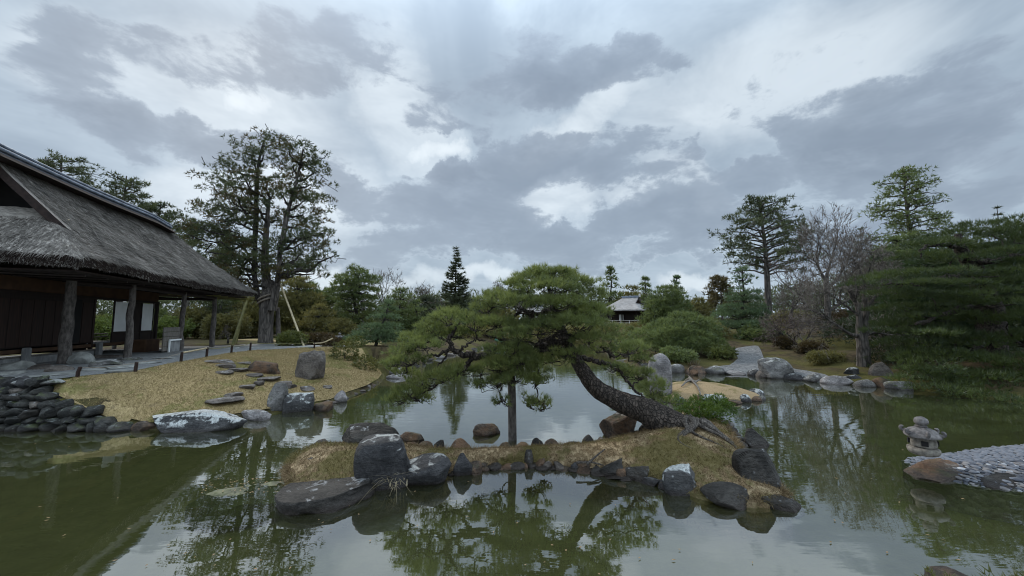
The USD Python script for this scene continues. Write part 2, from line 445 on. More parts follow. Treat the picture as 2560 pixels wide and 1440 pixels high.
M['lantern'] = plain_mat('lantern_stone', (0.09, 0.08, 0.066), (0.235, 0.21, 0.178), 14.0, rough=0.9, strength=0.5, dist=0.012)
M['lantern_cap'] = plain_mat('lantern_cap_stone', (0.065, 0.058, 0.056), (0.19, 0.172, 0.165), 12.0, rough=0.9, strength=0.5, dist=0.012)
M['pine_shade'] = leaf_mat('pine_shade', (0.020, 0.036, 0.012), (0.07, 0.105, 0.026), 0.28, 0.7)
M['dark'] = plain_mat('recess_shade', (0.006, 0.005, 0.005), (0.012, 0.010, 0.009), 3.0)  # near-black colour paints the shade inside openings and recesses
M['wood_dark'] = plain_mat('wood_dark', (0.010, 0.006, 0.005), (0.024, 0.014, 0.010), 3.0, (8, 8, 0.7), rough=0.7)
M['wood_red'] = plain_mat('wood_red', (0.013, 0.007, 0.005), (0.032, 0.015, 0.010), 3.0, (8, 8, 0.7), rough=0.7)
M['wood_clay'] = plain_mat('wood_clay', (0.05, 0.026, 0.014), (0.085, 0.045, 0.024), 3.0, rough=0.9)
M['wood_grey'] = plain_mat('wood_grey', (0.09, 0.078, 0.066), (0.18, 0.16, 0.138), 4.0, (6, 6, 1.0), rough=0.85)
M['log'] = plain_mat('log_bark', (0.045, 0.038, 0.034), (0.15, 0.13, 0.115), 14.0, (1, 1, 0.35), rough=0.9, strength=0.5, dist=0.02)
M['paper'] = plain_mat('paper', (0.70, 0.70, 0.68), (0.80, 0.80, 0.78), 2.0, strength=0.03)
M['plaster'] = plain_mat('plaster', (0.66, 0.67, 0.66), (0.78, 0.78, 0.77), 3.0)
M['plaster_grey'] = plain_mat('plaster_grey', (0.14, 0.14, 0.14), (0.27, 0.27, 0.26), 5.0, (1, 1, 0.5), rough=0.9)
M['bamboo'] = plain_mat('bamboo', (0.25, 0.20, 0.12), (0.42, 0.345, 0.21), 6.0, (1, 1, 1), rough=0.5)
M['bamboo_green'] = plain_mat('bamboo_green', (0.10, 0.095, 0.03), (0.20, 0.18, 0.065), 4.0, rough=0.6)
M['ridge'] = plain_mat('ridge_tile', (0.09, 0.105, 0.135), (0.22, 0.245, 0.29), 4.0, rough=0.5, spec=0.5)
M['ridge_dark'] = plain_mat('ridge_dark', (0.03, 0.032, 0.04), (0.075, 0.08, 0.095), 4.0, rough=0.6)
M['shingle'] = plain_mat('shingle', (0.22, 0.20, 0.19), (0.40, 0.375, 0.36), 2.0, (1, 1, 6), rough=0.85, strength=0.4, dist=0.03)
M['rail'] = plain_mat('rail', (0.42, 0.38, 0.35), (0.62, 0.58, 0.54), 3.0)
M['teal'] = plain_mat('teal', (0.05, 0.20, 0.17), (0.09, 0.32, 0.27), 3.0)
M['rope'] = plain_mat('rope', (0.16, 0.13, 0.10), (0.28, 0.235, 0.19), 20.0, strength=0.6)


def thatch_mat(name, strands=False):
    N = Nodes()
    g = N.add('geometry', None)
    big = N.add('noise_texture', 'fac', vector=g + '.position', scale=0.7, detail=5.0, roughness=0.6)
    if strands:
        fac = N.math('add', N.math('multiply', N.smooth(big, 0.3, 0.7), 0.35), N.math('multiply', g + '.random_per_island', 0.65))
        b = None
    else:
        # bundles laid down the slope: noise drawn out along the fall of the roof
        v1 = N.add('mapping', 'vector', vector=g + '.position', rotation=(0, 0, -0.31), scale=(5.0, 26.0, 5.0))
        nz = N.add('noise_texture', 'fac', vector=v1, scale=1.0, detail=7.0, roughness=0.7)
        fac = N.math('add', N.math('multiply', N.smooth(big, 0.3, 0.7), 0.35), N.math('multiply', N.smooth(nz, 0.3, 0.7), 0.65))
        b = N.add('bump', 'normal', height=nz, strength=0.55, distance=0.05)
    col = N.add('rgb_ramp', 'color', fac=fac, ramp=[(0.0, (0.10, 0.09, 0.08)), (0.45, (0.27, 0.243, 0.215)), (0.8, (0.41, 0.37, 0.325)), (1.0, (0.56, 0.505, 0.44))])
    k = dict(base_color=col, roughness=0.95, specular_ior_level=0.1)
    if b:
        k['normal'] = b
    return N.make('/World/Looks/' + name, surface=P(N, **k))


M['thatch'] = thatch_mat('thatch')
M['thatch_strand'] = thatch_mat('thatch_strand', True)
M['thatch_under'] = plain_mat('thatch_under', (0.014, 0.009, 0.008), (0.035, 0.022, 0.018), 9.0, rough=0.95, strength=0.6)  # darkened thatch copy; the shade below the overhang is in the colour


def grass_mat(name, a, b, c, moss, moss_amt, scale=0.9, blade=False):
    N = Nodes()
    g = N.add('geometry', None)
    big = N.add('noise_texture', 'fac', vector=g + '.position', scale=scale, detail=6.0, roughness=0.6)
    fine = N.add('noise_texture', 'fac', vector=g + '.position', scale=42.0, detail=3.0, roughness=0.7)
    mid = N.add('noise_texture', 'fac', vector=g + '.position', scale=7.0, detail=5.0, roughness=0.65)
    r = g + '.random_per_island' if blade else N.smooth(fine, 0.3, 0.7)
    col = N.mix(r, a, b)
    col = N.mix(N.smooth(mid, 0.44, 0.62, 0.0, 0.85), col, c)
    soil = N.add('noise_texture', 'fac', vector=g + '.position', scale=2.3, detail=7.0, roughness=0.7, distortion=0.4)
    col = N.mix(N.smooth(soil, 0.56, 0.68, 0.0, 0.55), col, (0.105, 0.078, 0.047))
    col = N.mix(N.smooth(N.math('multiply_add', mid, 0.35, big), 0.86 - moss_amt * 0.3, 0.96 - moss_amt * 0.3, 0.0, 0.8), col, moss)
    k = dict(base_color=col, roughness=0.95, specular_ior_level=0.1)
    if not blade:
        k['normal'] = N.add('bump', 'normal', height=N.math('multiply_add', fine, 0.6, mid), strength=0.7, distance=0.03)
    return N.make('/World/Looks/' + name, surface=P(N, **k))


M['lawn'] = grass_mat('lawn_turf', (0.21, 0.155, 0.075), (0.43, 0.325, 0.17), (0.27, 0.205, 0.095), (0.17, 0.155, 0.055), 0.55, 0.75)
M['lawn_blade'] = grass_mat('lawn_blades', (0.23, 0.17, 0.08), (0.47, 0.36, 0.19), (0.30, 0.23, 0.11), (0.195, 0.175, 0.065), 0.55, 0.75, True)
M['island'] = grass_mat('island_turf', (0.11, 0.078, 0.043), (0.25, 0.175, 0.098), (0.40, 0.305, 0.185), (0.085, 0.075, 0.024), 0.75, 1.1)
M['island_blade'] = grass_mat('island_blades', (0.125, 0.086, 0.045), (0.31, 0.225, 0.125), (0.25, 0.185, 0.105), (0.12, 0.10, 0.033), 0.7, 1.1, True)
M['islet'] = grass_mat('islet_turf', (0.20, 0.145, 0.08), (0.38, 0.28, 0.165), (0.29, 0.21, 0.12), (0.15, 0.125, 0.05), 0.6, 1.1)
M['moss_strip'] = grass_mat('moss_strip', (0.22, 0.20, 0.03), (0.38, 0.33, 0.06), (0.30, 0.25, 0.05), (0.18, 0.19, 0.03), 0.8, 1.1)


def ground_mat():
    """Earth, needles and moss above the water, green mud below it."""
    N = Nodes()
    g = N.add('geometry', None)
    s = N.add('separate_xyz', None, vector=g + '.position')
    big = N.add('noise_texture', 'fac', vector=g + '.position', scale=0.35, detail=6.0, roughness=0.6)
    mid = N.add('noise_texture', 'fac', vector=g + '.position', scale=2.6, detail=7.0, roughness=0.65)
    fine = N.add('noise_texture', 'fac', vector=g + '.position', scale=16.0, detail=5.0, roughness=0.7)
    land = N.mix(N.smooth(mid, 0.35, 0.65), (0.035, 0.027, 0.016), (0.085, 0.062, 0.034))
    land = N.mix(N.smooth(big, 0.42, 0.6), land, N.mix(N.smooth(fine, 0.3, 0.7), (0.045, 0.045, 0.014), (0.115, 0.098, 0.032)))
    mud = N.mix(N.smooth(N.math('multiply_add', fine, 0.35, mid), 0.45, 0.9), (0.098, 0.10, 0.045), (0.15, 0.148, 0.074))
    mud = N.mix(N.smooth(big, 0.45, 0.7, 0.0, 0.6), mud, (0.085, 0.085, 0.04))
    col = N.mix(N.smooth(N.math('multiply_add', mid, 0.06, s + '.z'), -0.01, 0.06), mud, land)
    b = N.add('bump', 'normal', height=N.math('multiply_add', fine, 0.5, mid), strength=0.6, distance=0.05)
    return N.make('/World/Looks/ground_earth', surface=P(N, base_color=col, roughness=0.95, normal=b, specular_ior_level=0.1))


M['ground'] = ground_mat()
M['moss_wet'] = plain_mat('moss_wet', (0.012, 0.02, 0.004), (0.05, 0.065, 0.012), 5.0, rough=0.6, strength=0.6, dist=0.03)
M['dead_leaf'] = plain_mat('dead_leaf', (0.22, 0.13, 0.06), (0.50, 0.42, 0.24), 30.0, island=0.7)


def gravel_mat(name, a, b, scale=22.0):
    N = Nodes()
    g = N.add('geometry', None)
    vo = N.add('voronoi_texture', None, vector=g + '.position', scale=scale)
    nz = N.add('noise_texture', 'fac', vector=g + '.position', scale=2.0, detail=5.0)
    col = N.mix(N.add('rgb_to_bw', 'val', color=vo + '.color'), a, b)
    col = N.mix(N.smooth(nz, 0.3, 0.7, 0.0, 0.35), col, a)
    bu = N.add('bump', 'normal', height=vo + '.distance', strength=0.8, distance=0.03, invert=True)
    return N.make('/World/Looks/' + name, surface=P(N, base_color=col, roughness=0.85, normal=bu, specular_ior_level=0.25))


M['gravel'] = gravel_mat('gravel', (0.07, 0.071, 0.072), (0.25, 0.245, 0.24), 13.0)
M['path'] = gravel_mat('path_gravel', (0.12, 0.122, 0.12), (0.29, 0.29, 0.28), 26.0)


def water_mat():
    N = Nodes()
    g = N.add('geometry', None)
    s = N.add('separate_xyz', None, vector=g + '.position')
    v = N.add('mapping', 'vector', vector=g + '.position', scale=(0.55, 1.7, 1.0), rotation=(0, 0, 0.12))
    n1 = N.add('noise_texture', 'fac', vector=v, scale=2.2, detail=3.0, roughness=0.5)
    n2 = N.add('noise_texture', 'fac', vector=g + '.position', scale=0.35, detail=2.0)
    # the far basin is ruffled by a breath of wind, the near one is almost still
    amt = N.math('add', N.smooth(s + '.y', 7.0, 20.0, 0.13, 0.32), N.smooth(n2, 0.45, 0.65, 0.0, 0.10))
    b = N.add('bump', 'normal', height=n1, strength=amt, distance=0.012)
    fr = N.add('fresnel', 'fac', IOR=1.33, normal=b)
    gl = N.add('glossy_bsdf', 'BSDF', color=(0.97, 0.98, 1.0), roughness=0.015, normal=b)
    tr = N.add('transparent_bsdf', 'BSDF', color=(0.83, 0.85, 0.66))
    silt = N.add('diffuse_bsdf', 'BSDF', color=N.mix(N.smooth(n2, 0.35, 0.65), (0.075, 0.080, 0.032), (0.10, 0.102, 0.045)))
    tr = N.add('mix_closure', 'closure', fac=0.08, closure1=tr, closure2=silt)
    m = N.add('mix_closure', 'closure', fac=N.math('multiply_add', fr, 0.95, 0.27, True), closure1=tr, closure2=gl)
    return N.make('/World/Looks/pond_water', surface=m)


M['water'] = water_mat()
# ------------------------------------------------------------------ ground, pond, islands
def W(px, py, z=0.0):
    p = at_z(px, py, z)
    return (float(p[0]), float(p[1]))


SHORE_LEFT = [W(330, 1066), W(390, 1076), W(590, 1050), W(740, 1025), W(830, 1010), W(872, 990), W(920, 973), W(950, 955), W(959, 943), (-6.4, 19.2), (-7.6, 21.2), (-8.3, 22.5), (-7.0, 22.0), (-6.0, 20.0)]
SHORE_FAR = [W(985, 934), W(1012, 925), W(1060, 905), W(1120, 889), W(1180, 877), W(1230, 867), W(1300, 864), W(1400, 864), W(1500, 868), W(1545, 883), W(1560, 903), W(1590, 920), W(1640, 929), W(1700, 931), W(1760, 932), W(1880, 938), W(2000, 951), W(2110, 961), W(2250, 971), W(2400, 986), W(2560, 1000)]
POND = Polygon([(-30, 9.42), (-9.5, 9.42)] + SHORE_LEFT[1:] + SHORE_FAR + [(22, 10.5), (30, 6), (30, -2), (12, 2.0), (6.4, 2.5), (5.3, 3.3), (4.5, 3.2), (4.1, 2.5), (0, 2.4), (-8, 2.4), (-30, 2.4)]).buffer(0)
ISLAND = Polygon(spline(np.array([(-3.9, 6.75), (-3.45, 6.2), (-2.9, 5.9), (-2.34, 6.0), (-1.75, 6.42), (-1.02, 6.80), (-.5, 7.08), (.36, 7.18), (1.38, 6.95), (1.96, 6.65), (2.46, 6.22), (2.85, 5.80), (3.45, 5.6), (4.0, 5.75), (4.15, 6.4), (4.42, 7.5), (4.95, 8.8), (5.35, 10.0), (5.2, 10.9), (4.6, 11.0), (4.0, 10.2), (2.9, 8.95), (2.0, 8.35), (.9, 8.05), (0, 7.9), (-1.1, 7.85), (-2.05, 8.0), (-2.8, 8.2), (-3.7, 8.1), (-4.1, 7.6), (-3.9, 6.75)]), 240)[:-1]).buffer(0)
ISLET = Polygon(spline(np.array([(5.1, 13.3), (5.9, 12.6), (7.0, 12.6), (8.0, 12.9), (8.5, 13.6), (8.3, 14.8), (7.4, 15.6), (6.2, 15.6), (5.3, 14.6), (5.1, 13.3)]), 100)[:-1]).buffer(0)
SPIT = Polygon(spline(np.array([(6.95, 6.75), (7.3, 6.3), (7.9, 6.02), (8.9, 5.85), (10.5, 5.7), (14.5, 5.6), (14.6, 8.8), (11.6, 8.55), (9.6, 8.2), (8.4, 7.85), (7.4, 7.55), (6.95, 6.75)]), 120)[:-1]).buffer(0)

EDGE = [W(195, 944, 1.08), W(338, 930, 1.11), W(452, 905, 1.19), W(515, 893, 1.21), W(578, 883, 1.21), W(640, 877, 1.19), W(720, 872, 1.13), W(800, 869, 1.05), (-10.2, 22.6), (-9.2, 20.8), (-8.3, 21.6)]
EDGE_LINE = LineString([(-12.0, 9.9)] + EDGE)
BANK_LINE = LineString([(-13, 9.42), (-9.5, 9.42)] + SHORE_LEFT[1:12])
LAWN_SIDE = Polygon([(-12.0, 9.9)] + EDGE + [(-4, 22), (-4, 9), (-12, 9.0)]).buffer(0)
# ground heights known at some places (x, y, z)
HP = np.array([(-9, 10.2, .35), (-8.5, 12, .80), (-10, 13, 1.15), (-12, 13, 1.25), (-13, 10, 1.25), (-15, 12, 1.25), (-13, 18, 1.2), (-18, 20, 1.2), (-24, 14, 1.25), (-20, 28, 1.15), (-9.5, 17.5, .92), (-10.5, 23, 1.0), (-7.2, 16.5, .55), (-8, 19, .6),
               (-6.6, 14.5, .5), (-7.5, 12.5, .6), (-13, 30, 1.1), (-8.5, 25, .55), (-9, 30, .7), (-8, 40, .9), (0, 48, .9), (6, 46, 1.2), (13, 42, 2.0), (16, 50, 1.8), (16, 60, 1.75), (-20, 60, 1.5), (0, 80, 1.5), (30, 80, 2.0), (60, 60, 2.5), (-60, 50, 1.5), (-40, 15, 1.3),
               (9.5, 25, .45), (13, 21, .35), (17, 25, .9), (12, 22.5, .5), (14.5, 20, .3), (16, 18, .45), (18, 20, 1.0), (21, 24, 1.6), (26, 30, 2.2), (18, 14, .6), (22, 16, 1.3), (30, 16, 1.6), (15, 30, 1.3), (20, 38, 2.0), (10, 32, .9), (0, 120, 3), (-60, 120, 3), (60, 120, 3.5), (0, 0, .3), (8, 0, .3), (-10, 0, .3)])


def land_height(xy):
    d2 = ((xy[:, None, :] - HP[None, :, :2]) ** 2).sum(-1) + 0.25
    w = d2 ** -1.6
    return (w * HP[:, 2]).sum(1) / w.sum(1)


def ground_z(xy):
    xy = np.atleast_2d(np.asarray(xy, float))[:, :2]
    pts = shapely.points(xy)
    inside = shapely.contains(POND, pts)
    dist = shapely.distance(POND.exterior, pts)
    h = land_height(xy)
    n = meshkit.fbm(np.c_[xy * 0.55, np.zeros(len(xy))], 4, 3) - 0.5
    z_land = 0.06 + (h - 0.06) * (1 - np.exp(-dist / 1.5)) + n * 0.10 * np.minimum(dist, 1)
    # the left bank rises from the shore (or the wall's coping) to the edge of the path
    lb = (xy[:, 0] < -5) & (xy[:, 0] > -20) & (xy[:, 1] > 9.3) & (xy[:, 1] < 25)
    if lb.any():
        q, pq = xy[lb], pts[lb]
        ds, de = shapely.distance(BANK_LINE, pq), shapely.distance(EDGE_LINE, pq)
        ze = np.interp(q[:, 1], [9.4, 10.5, 13, 18, 24], [1.08, 1.10, 1.20, 1.22, 1.05])
        b0 = np.where(q[:, 1] < 11, np.interp(q[:, 0], [-12, -11.8, -11.4, -11.1, -10.1, -9.35], [1.05, 1.02, .78, .58, .36, .08]), 0.07)
        b0 = b0 * np.clip((11.0 - q[:, 1]) / 1.2, 0, 1) + 0.07 * np.clip((q[:, 1] - 9.8) / 1.2, 0, 1)
        s = np.clip(ds / (ds + de + 1e-6), 0, 1) ** 0.72
        on_path = ~shapely.contains(LAWN_SIDE, pq)
        z_land[lb] = np.where(on_path, ze, b0 + (ze - b0) * s) + n[lb] * 0.05 * np.minimum(dist[lb], 1)
        wall = (q[:, 0] < -9.4) & (q[:, 1] < 10.05)
        zz = z_land[lb]
        z_land[lb] = np.where(wall, np.minimum(zz, (q[:, 1] - 9.5) / 0.38 * 0.9 - 0.22), zz)
    z_bed = -0.06 - 0.42 * (1 - np.exp(-dist / 1.2)) + n * 0.08
    return np.where(inside, z_bed, z_land)


def gz(x, y):
    return float(ground_z([(x, y)])[0])


def hit(px, py, zf=None):
    """Where the sight line through a pixel of the photograph first meets the ground."""
    r = ray(px, py)
    t = np.geomspace(3.0, 90.0, 900)
    q = EYE + r * t[:, None]
    low = q[:, 2] < (zf or ground_z)(q[:, :2])
    i = int(np.argmax(low)) if low.any() else len(t) - 1
    return q[i]


def axis(lo, hi, fine_lo, fine_hi, step, coarse):
    a = np.arange(fine_lo, fine_hi + step / 2, step)
    left, right, s = [], [], step
    x = fine_lo
    while x > lo:
        s = min(s * 1.25, coarse)
        x -= s
        left.append(x)
    s, x = step, fine_hi
    while x < hi:
        s = min(s * 1.25, coarse)
        x += s
        right.append(x)
    return np.array(left[::-1] + list(a) + right)


def sheet(xs, ys, zf):
    X, Y = np.meshgrid(xs, ys)
    xy = np.c_[X.ravel(), Y.ravel()]
    v = np.c_[xy, zf(xy)]
    i, j = np.meshgrid(np.arange(len(ys) - 1), np.arange(len(xs) - 1), indexing='ij')
    k = i * len(xs) + j
    q = np.stack([k, k + 1, k + len(xs) + 1, k + len(xs)], -1).reshape(-1, 4)
    return v, np.vstack([q[:, [0, 1, 2]], q[:, [0, 2, 3]]])


gv, gf = sheet(axis(-420, 420, -20, 24, 0.22, 25), axis(-40, 520, 1.5, 32, 0.22, 25), ground_z)
single('ground', (gv, gf), M['ground'], kind='structure', smooth=True)
wx, wy = POND.bounds[0], POND.bounds[1]
single('pond_water', (np.array([(-31, 1.8, 0), (31, 1.8, 0), (31, 44, 0), (-31, 44, 0)], float), np.array([(0, 1, 2), (0, 2, 3)])), M['water'], kind='structure')


def patch(poly, zf, step=0.12, lift=0.004, edge=None):
    """A turf sheet over a polygon, following the height function, with a rounded rim that dips to the edge depth."""
    x0, y0, x1, y1 = poly.bounds
    n = max(24, int(poly.exterior.length / step))
    rim = np.array([poly.exterior.interpolate(t, True).coords[0] for t in np.linspace(0, 1, n, endpoint=False)])
    gx, gy = np.meshgrid(np.arange(x0, x1, step), np.arange(y0, y1, step))
    g = np.c_[gx.ravel(), gy.ravel()] + np.random.default_rng(5).uniform(-.3, .3, (gx.size, 2)) * step
    keep = shapely.contains(poly.buffer(-step * 0.6), shapely.points(g))
    pts = np.vstack([rim, g[keep]])
    from scipy.spatial import Delaunay
    tri = Delaunay(pts).simplices
    cen = pts[tri].mean(1)
    tri = tri[shapely.contains(poly, shapely.points(cen))]
    a, b, c = pts[tri[:, 0]], pts[tri[:, 1]], pts[tri[:, 2]]
    flip = ((b - a)[:, 0] * (c - a)[:, 1] - (b - a)[:, 1] * (c - a)[:, 0]) < 0
    tri[flip] = tri[flip][:, ::-1]
    z = zf(pts) + lift
    v = np.c_[pts, z]
    if edge is not None:                      # skirt down to the pond bed
        k = len(v)
        v = np.vstack([v, np.c_[rim, np.full(n, edge)]])
        i = np.arange(n)
        j = (i + 1) % n
        sk = np.vstack([np.stack([i, k + i, j], 1), np.stack([j, k + i, k + j], 1)])
        tri = np.vstack([tri, sk])
    return v, tri


def blade_field(poly, zf, count, length, width, rg, lean=0.5):
    x0, y0, x1, y1 = poly.bounds
    p = rg.uniform((x0, y0), (x1, y1), (count * 2, 2))
    p = p[shapely.contains(poly, shapely.points(p))][:count]
    d = rg.normal(size=(len(p), 3)) * lean
    d[:, 2] = 1
    return blades(np.c_[p, zf(p)], d, 2, length, width, 0.35, rg)


def fringe(poly, zf, count, length, width, rg):
    """Longer blades leaning out over the rim of a turf sheet."""
    t = rg.random(count)
    c = np.array([poly.exterior.interpolate(x, True).coords[0] for x in t])
    c2 = np.array([poly.exterior.interpolate((x + .002) % 1, True).coords[0] for x in t])
    tan = unit(c2 - c)
    out = np.c_[tan[:, 1], -tan[:, 0]] * (1 if poly.exterior.is_ccw else -1)
    q = c - out * rg.uniform(-0.01, 0.12, (count, 1))
    d = np.c_[out * rg.uniform(.2, 1.4, (count, 1)), rg.uniform(-.2, .9, count)]
    return blades(np.c_[q, zf(q) + .01], d, 2, length, width, .4, rg)


def island_z(xy):
    xy = np.asarray(xy, float)
    d = shapely.distance(ISLAND.exterior, shapely.points(xy))
    n = meshkit.fbm(np.c_[xy * 1.3, np.zeros(len(xy))], 4, 8) - 0.5
    bump = 0.30 * np.exp(-(((xy - (3.5, 7.6)) / (1.1, 0.9)) ** 2).sum(1)) + 0.08 * np.exp(-(((xy - (-3.0, 7.1)) / (0.9, 0.7)) ** 2).sum(1))
    return 0.05 + (0.22 + bump) * (1 - np.exp(-d / 0.32)) + n * 0.12 * np.minimum(d * 3, 1)


def islet_z(xy):
    xy = np.asarray(xy, float)
    d = shapely.distance(ISLET.exterior, shapely.points(xy))
    n = meshkit.fbm(np.c_[xy * 1.3, np.zeros(len(xy))], 4, 9) - 0.5
    return 0.08 + 0.34 * (1 - np.exp(-d / 0.7)) + n * 0.08


def spit_z(xy):
    xy = np.asarray(xy, float)
    d = shapely.distance(SPIT.exterior, shapely.points(xy))
    return -0.05 + 0.20 * (1 - np.exp(-d / 0.5))


ISL = Thing('island', kind='structure')
ISL.part('turf', patch(ISLAND, island_z, 0.09, 0, -0.5), M['island'], smooth=50)
ISL.part('dry_grass', join([blade_field(ISLAND.buffer(-0.05), island_z, 30000, 0.055, 0.006, rng, 0.9), fringe(ISLAND, island_z, 5000, .11, .007, rng)]), M['island_blade'], kind='stuff')
ILT = Thing('islet', kind='structure')
ILT.part('turf', patch(ISLET, islet_z, 0.14, 0, -0.5), M['islet'], smooth=50)
SPT = Thing('pebble_spit', kind='structure')
SPT.part('gravel_bed', patch(SPIT, spit_z, 0.14, 0, -0.5), M['gravel'], smooth=50)

# yellow moss on the back of the island
MOSS = Polygon([W(1700, 1030, .25), W(1745, 1045, .2), W(1790, 1085, .15), W(1770, 1110, .2), (4.2, 7.6), (3.9, 8.4), (4.3, 9.8)]).convex_hull.intersection(ISLAND.buffer(-0.08)).buffer(0)
ISL.part('yellow_moss', patch(MOSS, island_z, 0.09, 0.006), M['moss_strip'], smooth=True)

# ------------------------------------------------------------------ lawn and paths on the left bank
lawn_poly = Polygon([(-11.7, 9.9)] + EDGE + SHORE_LEFT[10:0:-1] + [(-9.5, 9.6)]).buffer(0)
lawn_poly = lawn_poly.intersection(Polygon(POND.exterior).buffer(40).difference(POND.buffer(0.05))).buffer(-0.03).buffer(0)
if lawn_poly.geom_type != 'Polygon':
    lawn_poly = max(lawn_poly.geoms, key=lambda g: g.area)
LAWN = Thing('lawn', kind='structure')
LAWN.part('turf', patch(lawn_poly, ground_z, 0.16, 0.02), M['lawn'], smooth=True)
LAWN.part('dry_grass', blade_field(lawn_poly, lambda p: ground_z(p) + 0.015, 70000, 0.055, 0.008, rng, 0.9), M['lawn_blade'], kind='stuff')
path_poly = Polygon([(-16.5, 9.9), (-11.95, 9.92)] + EDGE[0:9] + [(-9.6, 24.2), (-12.0, 26.5), (-16.2, 27.0), (-19.5, 23.0), (-19.8, 12.0)]).buffer(0)
single('garden_path', patch(path_poly, ground_z, 0.3, 0.012), M['path'], kind='structure', smooth=True)
# strip of low turf beyond the path
grass2 = Polygon([(-12.2, 27.0), (-16.2, 27.6), (-22, 30), (-20, 36), (-12, 36), (-9.8, 29), (-9.4, 25.2)])
single('far_lawn', patch(grass2, ground_z, 0.5, 0.012), M['lawn'], kind='structure', smooth=True)
grass3 = Polygon([W(880, 886, .5), W(950, 886, .5), W(960, 876, .6), W(880, 874, .6)]).buffer(0.2)
single('tan_clearing', patch(grass3, ground_z, 0.3, 0.02), M['islet'], kind='structure', smooth=True)
# gravel beach and mossy ground on the right bank
beach = Polygon([W(1690, 932, .08), W(1760, 928, .1), W(1890, 932, .12), W(1990, 944, .12), W(2080, 953, .1), W(2060, 934, .3), W(1990, 918, .4), W(1905, 890, .6), W(1890, 868, .85), W(1840, 868, .9), W(1850, 885, .7), W(1830, 903, .5), W(1745, 912, .4)]).buffer(0.1)
single('gravel_beach', patch(beach, ground_z, 0.25, 0.03), M['gravel'], kind='structure', smooth=True)
# ------------------------------------------------------------------ thatched house on the left bank
HN, HU = np.array([0.955, 0.298, 0.0]), np.array([-0.298, 0.955, 0.0])
HROT = math.atan2(HU[1], HU[0]) - math.pi / 2


def H(n, u, z):
    n, u, z = np.broadcast_arrays(np.asarray(n, float), np.asarray(u, float), np.asarray(z, float))
    return n[..., None] * HN + u[..., None] * HU + z[..., None] * np.array([0, 0, 1.0])


def hbox(n0, n1, u0, u1, z0, z1, bevel=0.01):
    c = H((n0 + n1) / 2, (u0 + u1) / 2, (z0 + z1) / 2)
    return box(c, (abs(n1 - n0), abs(u1 - u0), abs(z1 - z0)), HROT, bevel)


house = Thing('thatched_house', 'old thatched tea house with dark timber walls on the left bank', 'house', H(-11.4, 21, 1.2))
N0, N1, U0, U1, RN = -14.5, -8.3, 13.7, 28.25, -11.4


def eave_z(n, u):
    return 4.38 + 0.07 * np.clip((u - 20) / 8, -0.6, 1) ** 2 + 0.05 * np.clip((15 - u), 0, 1)


def smin(a, b, k):
    h = np.clip(0.5 + 0.5 * (b - a) / k, 0, 1)
    return b * (1 - h) + a * h - k * h * (1 - h)


def roof_top(n, u, near):
    e = eave_z(n, u)
    sag = lambda t: t * (0.88 + 0.06 * t)
    a = e + 0.95 * sag(N1 - n)
    b = e + 0.95 * sag(n - N0)
    c = e + 0.72 * (U1 - u)
    z = smin(smin(a, b, 0.25), c, 0.22)
    if near:
        z = smin(z, e + 0.98 * (u - U0), 0.4)
    nz = meshkit.fbm(np.c_[n * 1.1, u * 1.1, n * 0], 4, 21) - 0.5
    return z + 0.16 * nz


def thick_sheet(ns, us, near, t=0.30):
    A, B = np.meshgrid(ns, us)
    n, u = A.ravel(), B.ravel()
    if near:                                         # the eave corner is rounded
        pass
    z = roof_top(n, u, near)
    k = len(n)
    wob = 0.05 * (meshkit.fbm(np.c_[n * 2.2, u * 2.2, n * 0 + 5], 3, 4) - 0.5)
    top = H(n, u, z)
    # the underside is pulled in a little so that the eave slopes inward
    cn, cu = np.clip(n, N0 + 0.15, N1 - 0.15), np.clip(u, (U0 + 0.15) if near else us[0], U1 - 0.15)
    bot = H(cn, cu, z - t + wob)
    v = np.vstack([top, bot])
    a, b = len(us), len(ns)
    i, j = np.meshgrid(np.arange(a - 1), np.arange(b - 1), indexing='ij')
    q = i * b + j
    q = np.stack([q, q + 1, q + b + 1, q + b], -1).reshape(-1, 4)
    f = [q[:, [0, 1, 2]], q[:, [0, 2, 3]], q[:, [2, 1, 0]] + k, q[:, [3, 2, 0]] + k]
    ring = list(range(b)) + [b * r + b - 1 for r in range(1, a)] + list(range(k - 2, k - b - 1, -1)) + [b * r for r in range(a - 2, 0, -1)]
    r0 = np.array(ring)
    r1 = np.roll(r0, -1)
    f += [np.stack([r0, r0 + k, r1], 1), np.stack([r1, r0 + k, r1 + k], 1)]
    return v, np.vstack(f), np.c_[n, u, z]


ns = np.linspace(N0, N1, 66)
v1, f1, _ = thick_sheet(ns, np.linspace(14.85, U1, 130), False)
v2, f2, _ = thick_sheet(ns, np.linspace(U0, 15.35, 20), True)
# split each shell in thatch (top and rims) and underside with painted shade by the normals
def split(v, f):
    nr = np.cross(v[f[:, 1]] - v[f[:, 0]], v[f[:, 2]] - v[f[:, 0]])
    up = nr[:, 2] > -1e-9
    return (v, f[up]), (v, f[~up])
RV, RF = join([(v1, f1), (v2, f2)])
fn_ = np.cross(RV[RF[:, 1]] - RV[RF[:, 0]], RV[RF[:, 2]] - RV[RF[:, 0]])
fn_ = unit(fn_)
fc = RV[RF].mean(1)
inner = (np.abs(fc @ HU - 14.85) < 0.03) & (np.abs(fn_ @ HU) > 0.7)  # verge edge takes the painted shade colour too
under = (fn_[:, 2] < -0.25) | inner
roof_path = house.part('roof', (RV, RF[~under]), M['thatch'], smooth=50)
house.part('underside', (RV, RF[under]), M['thatch_under'], parent=roof_path)


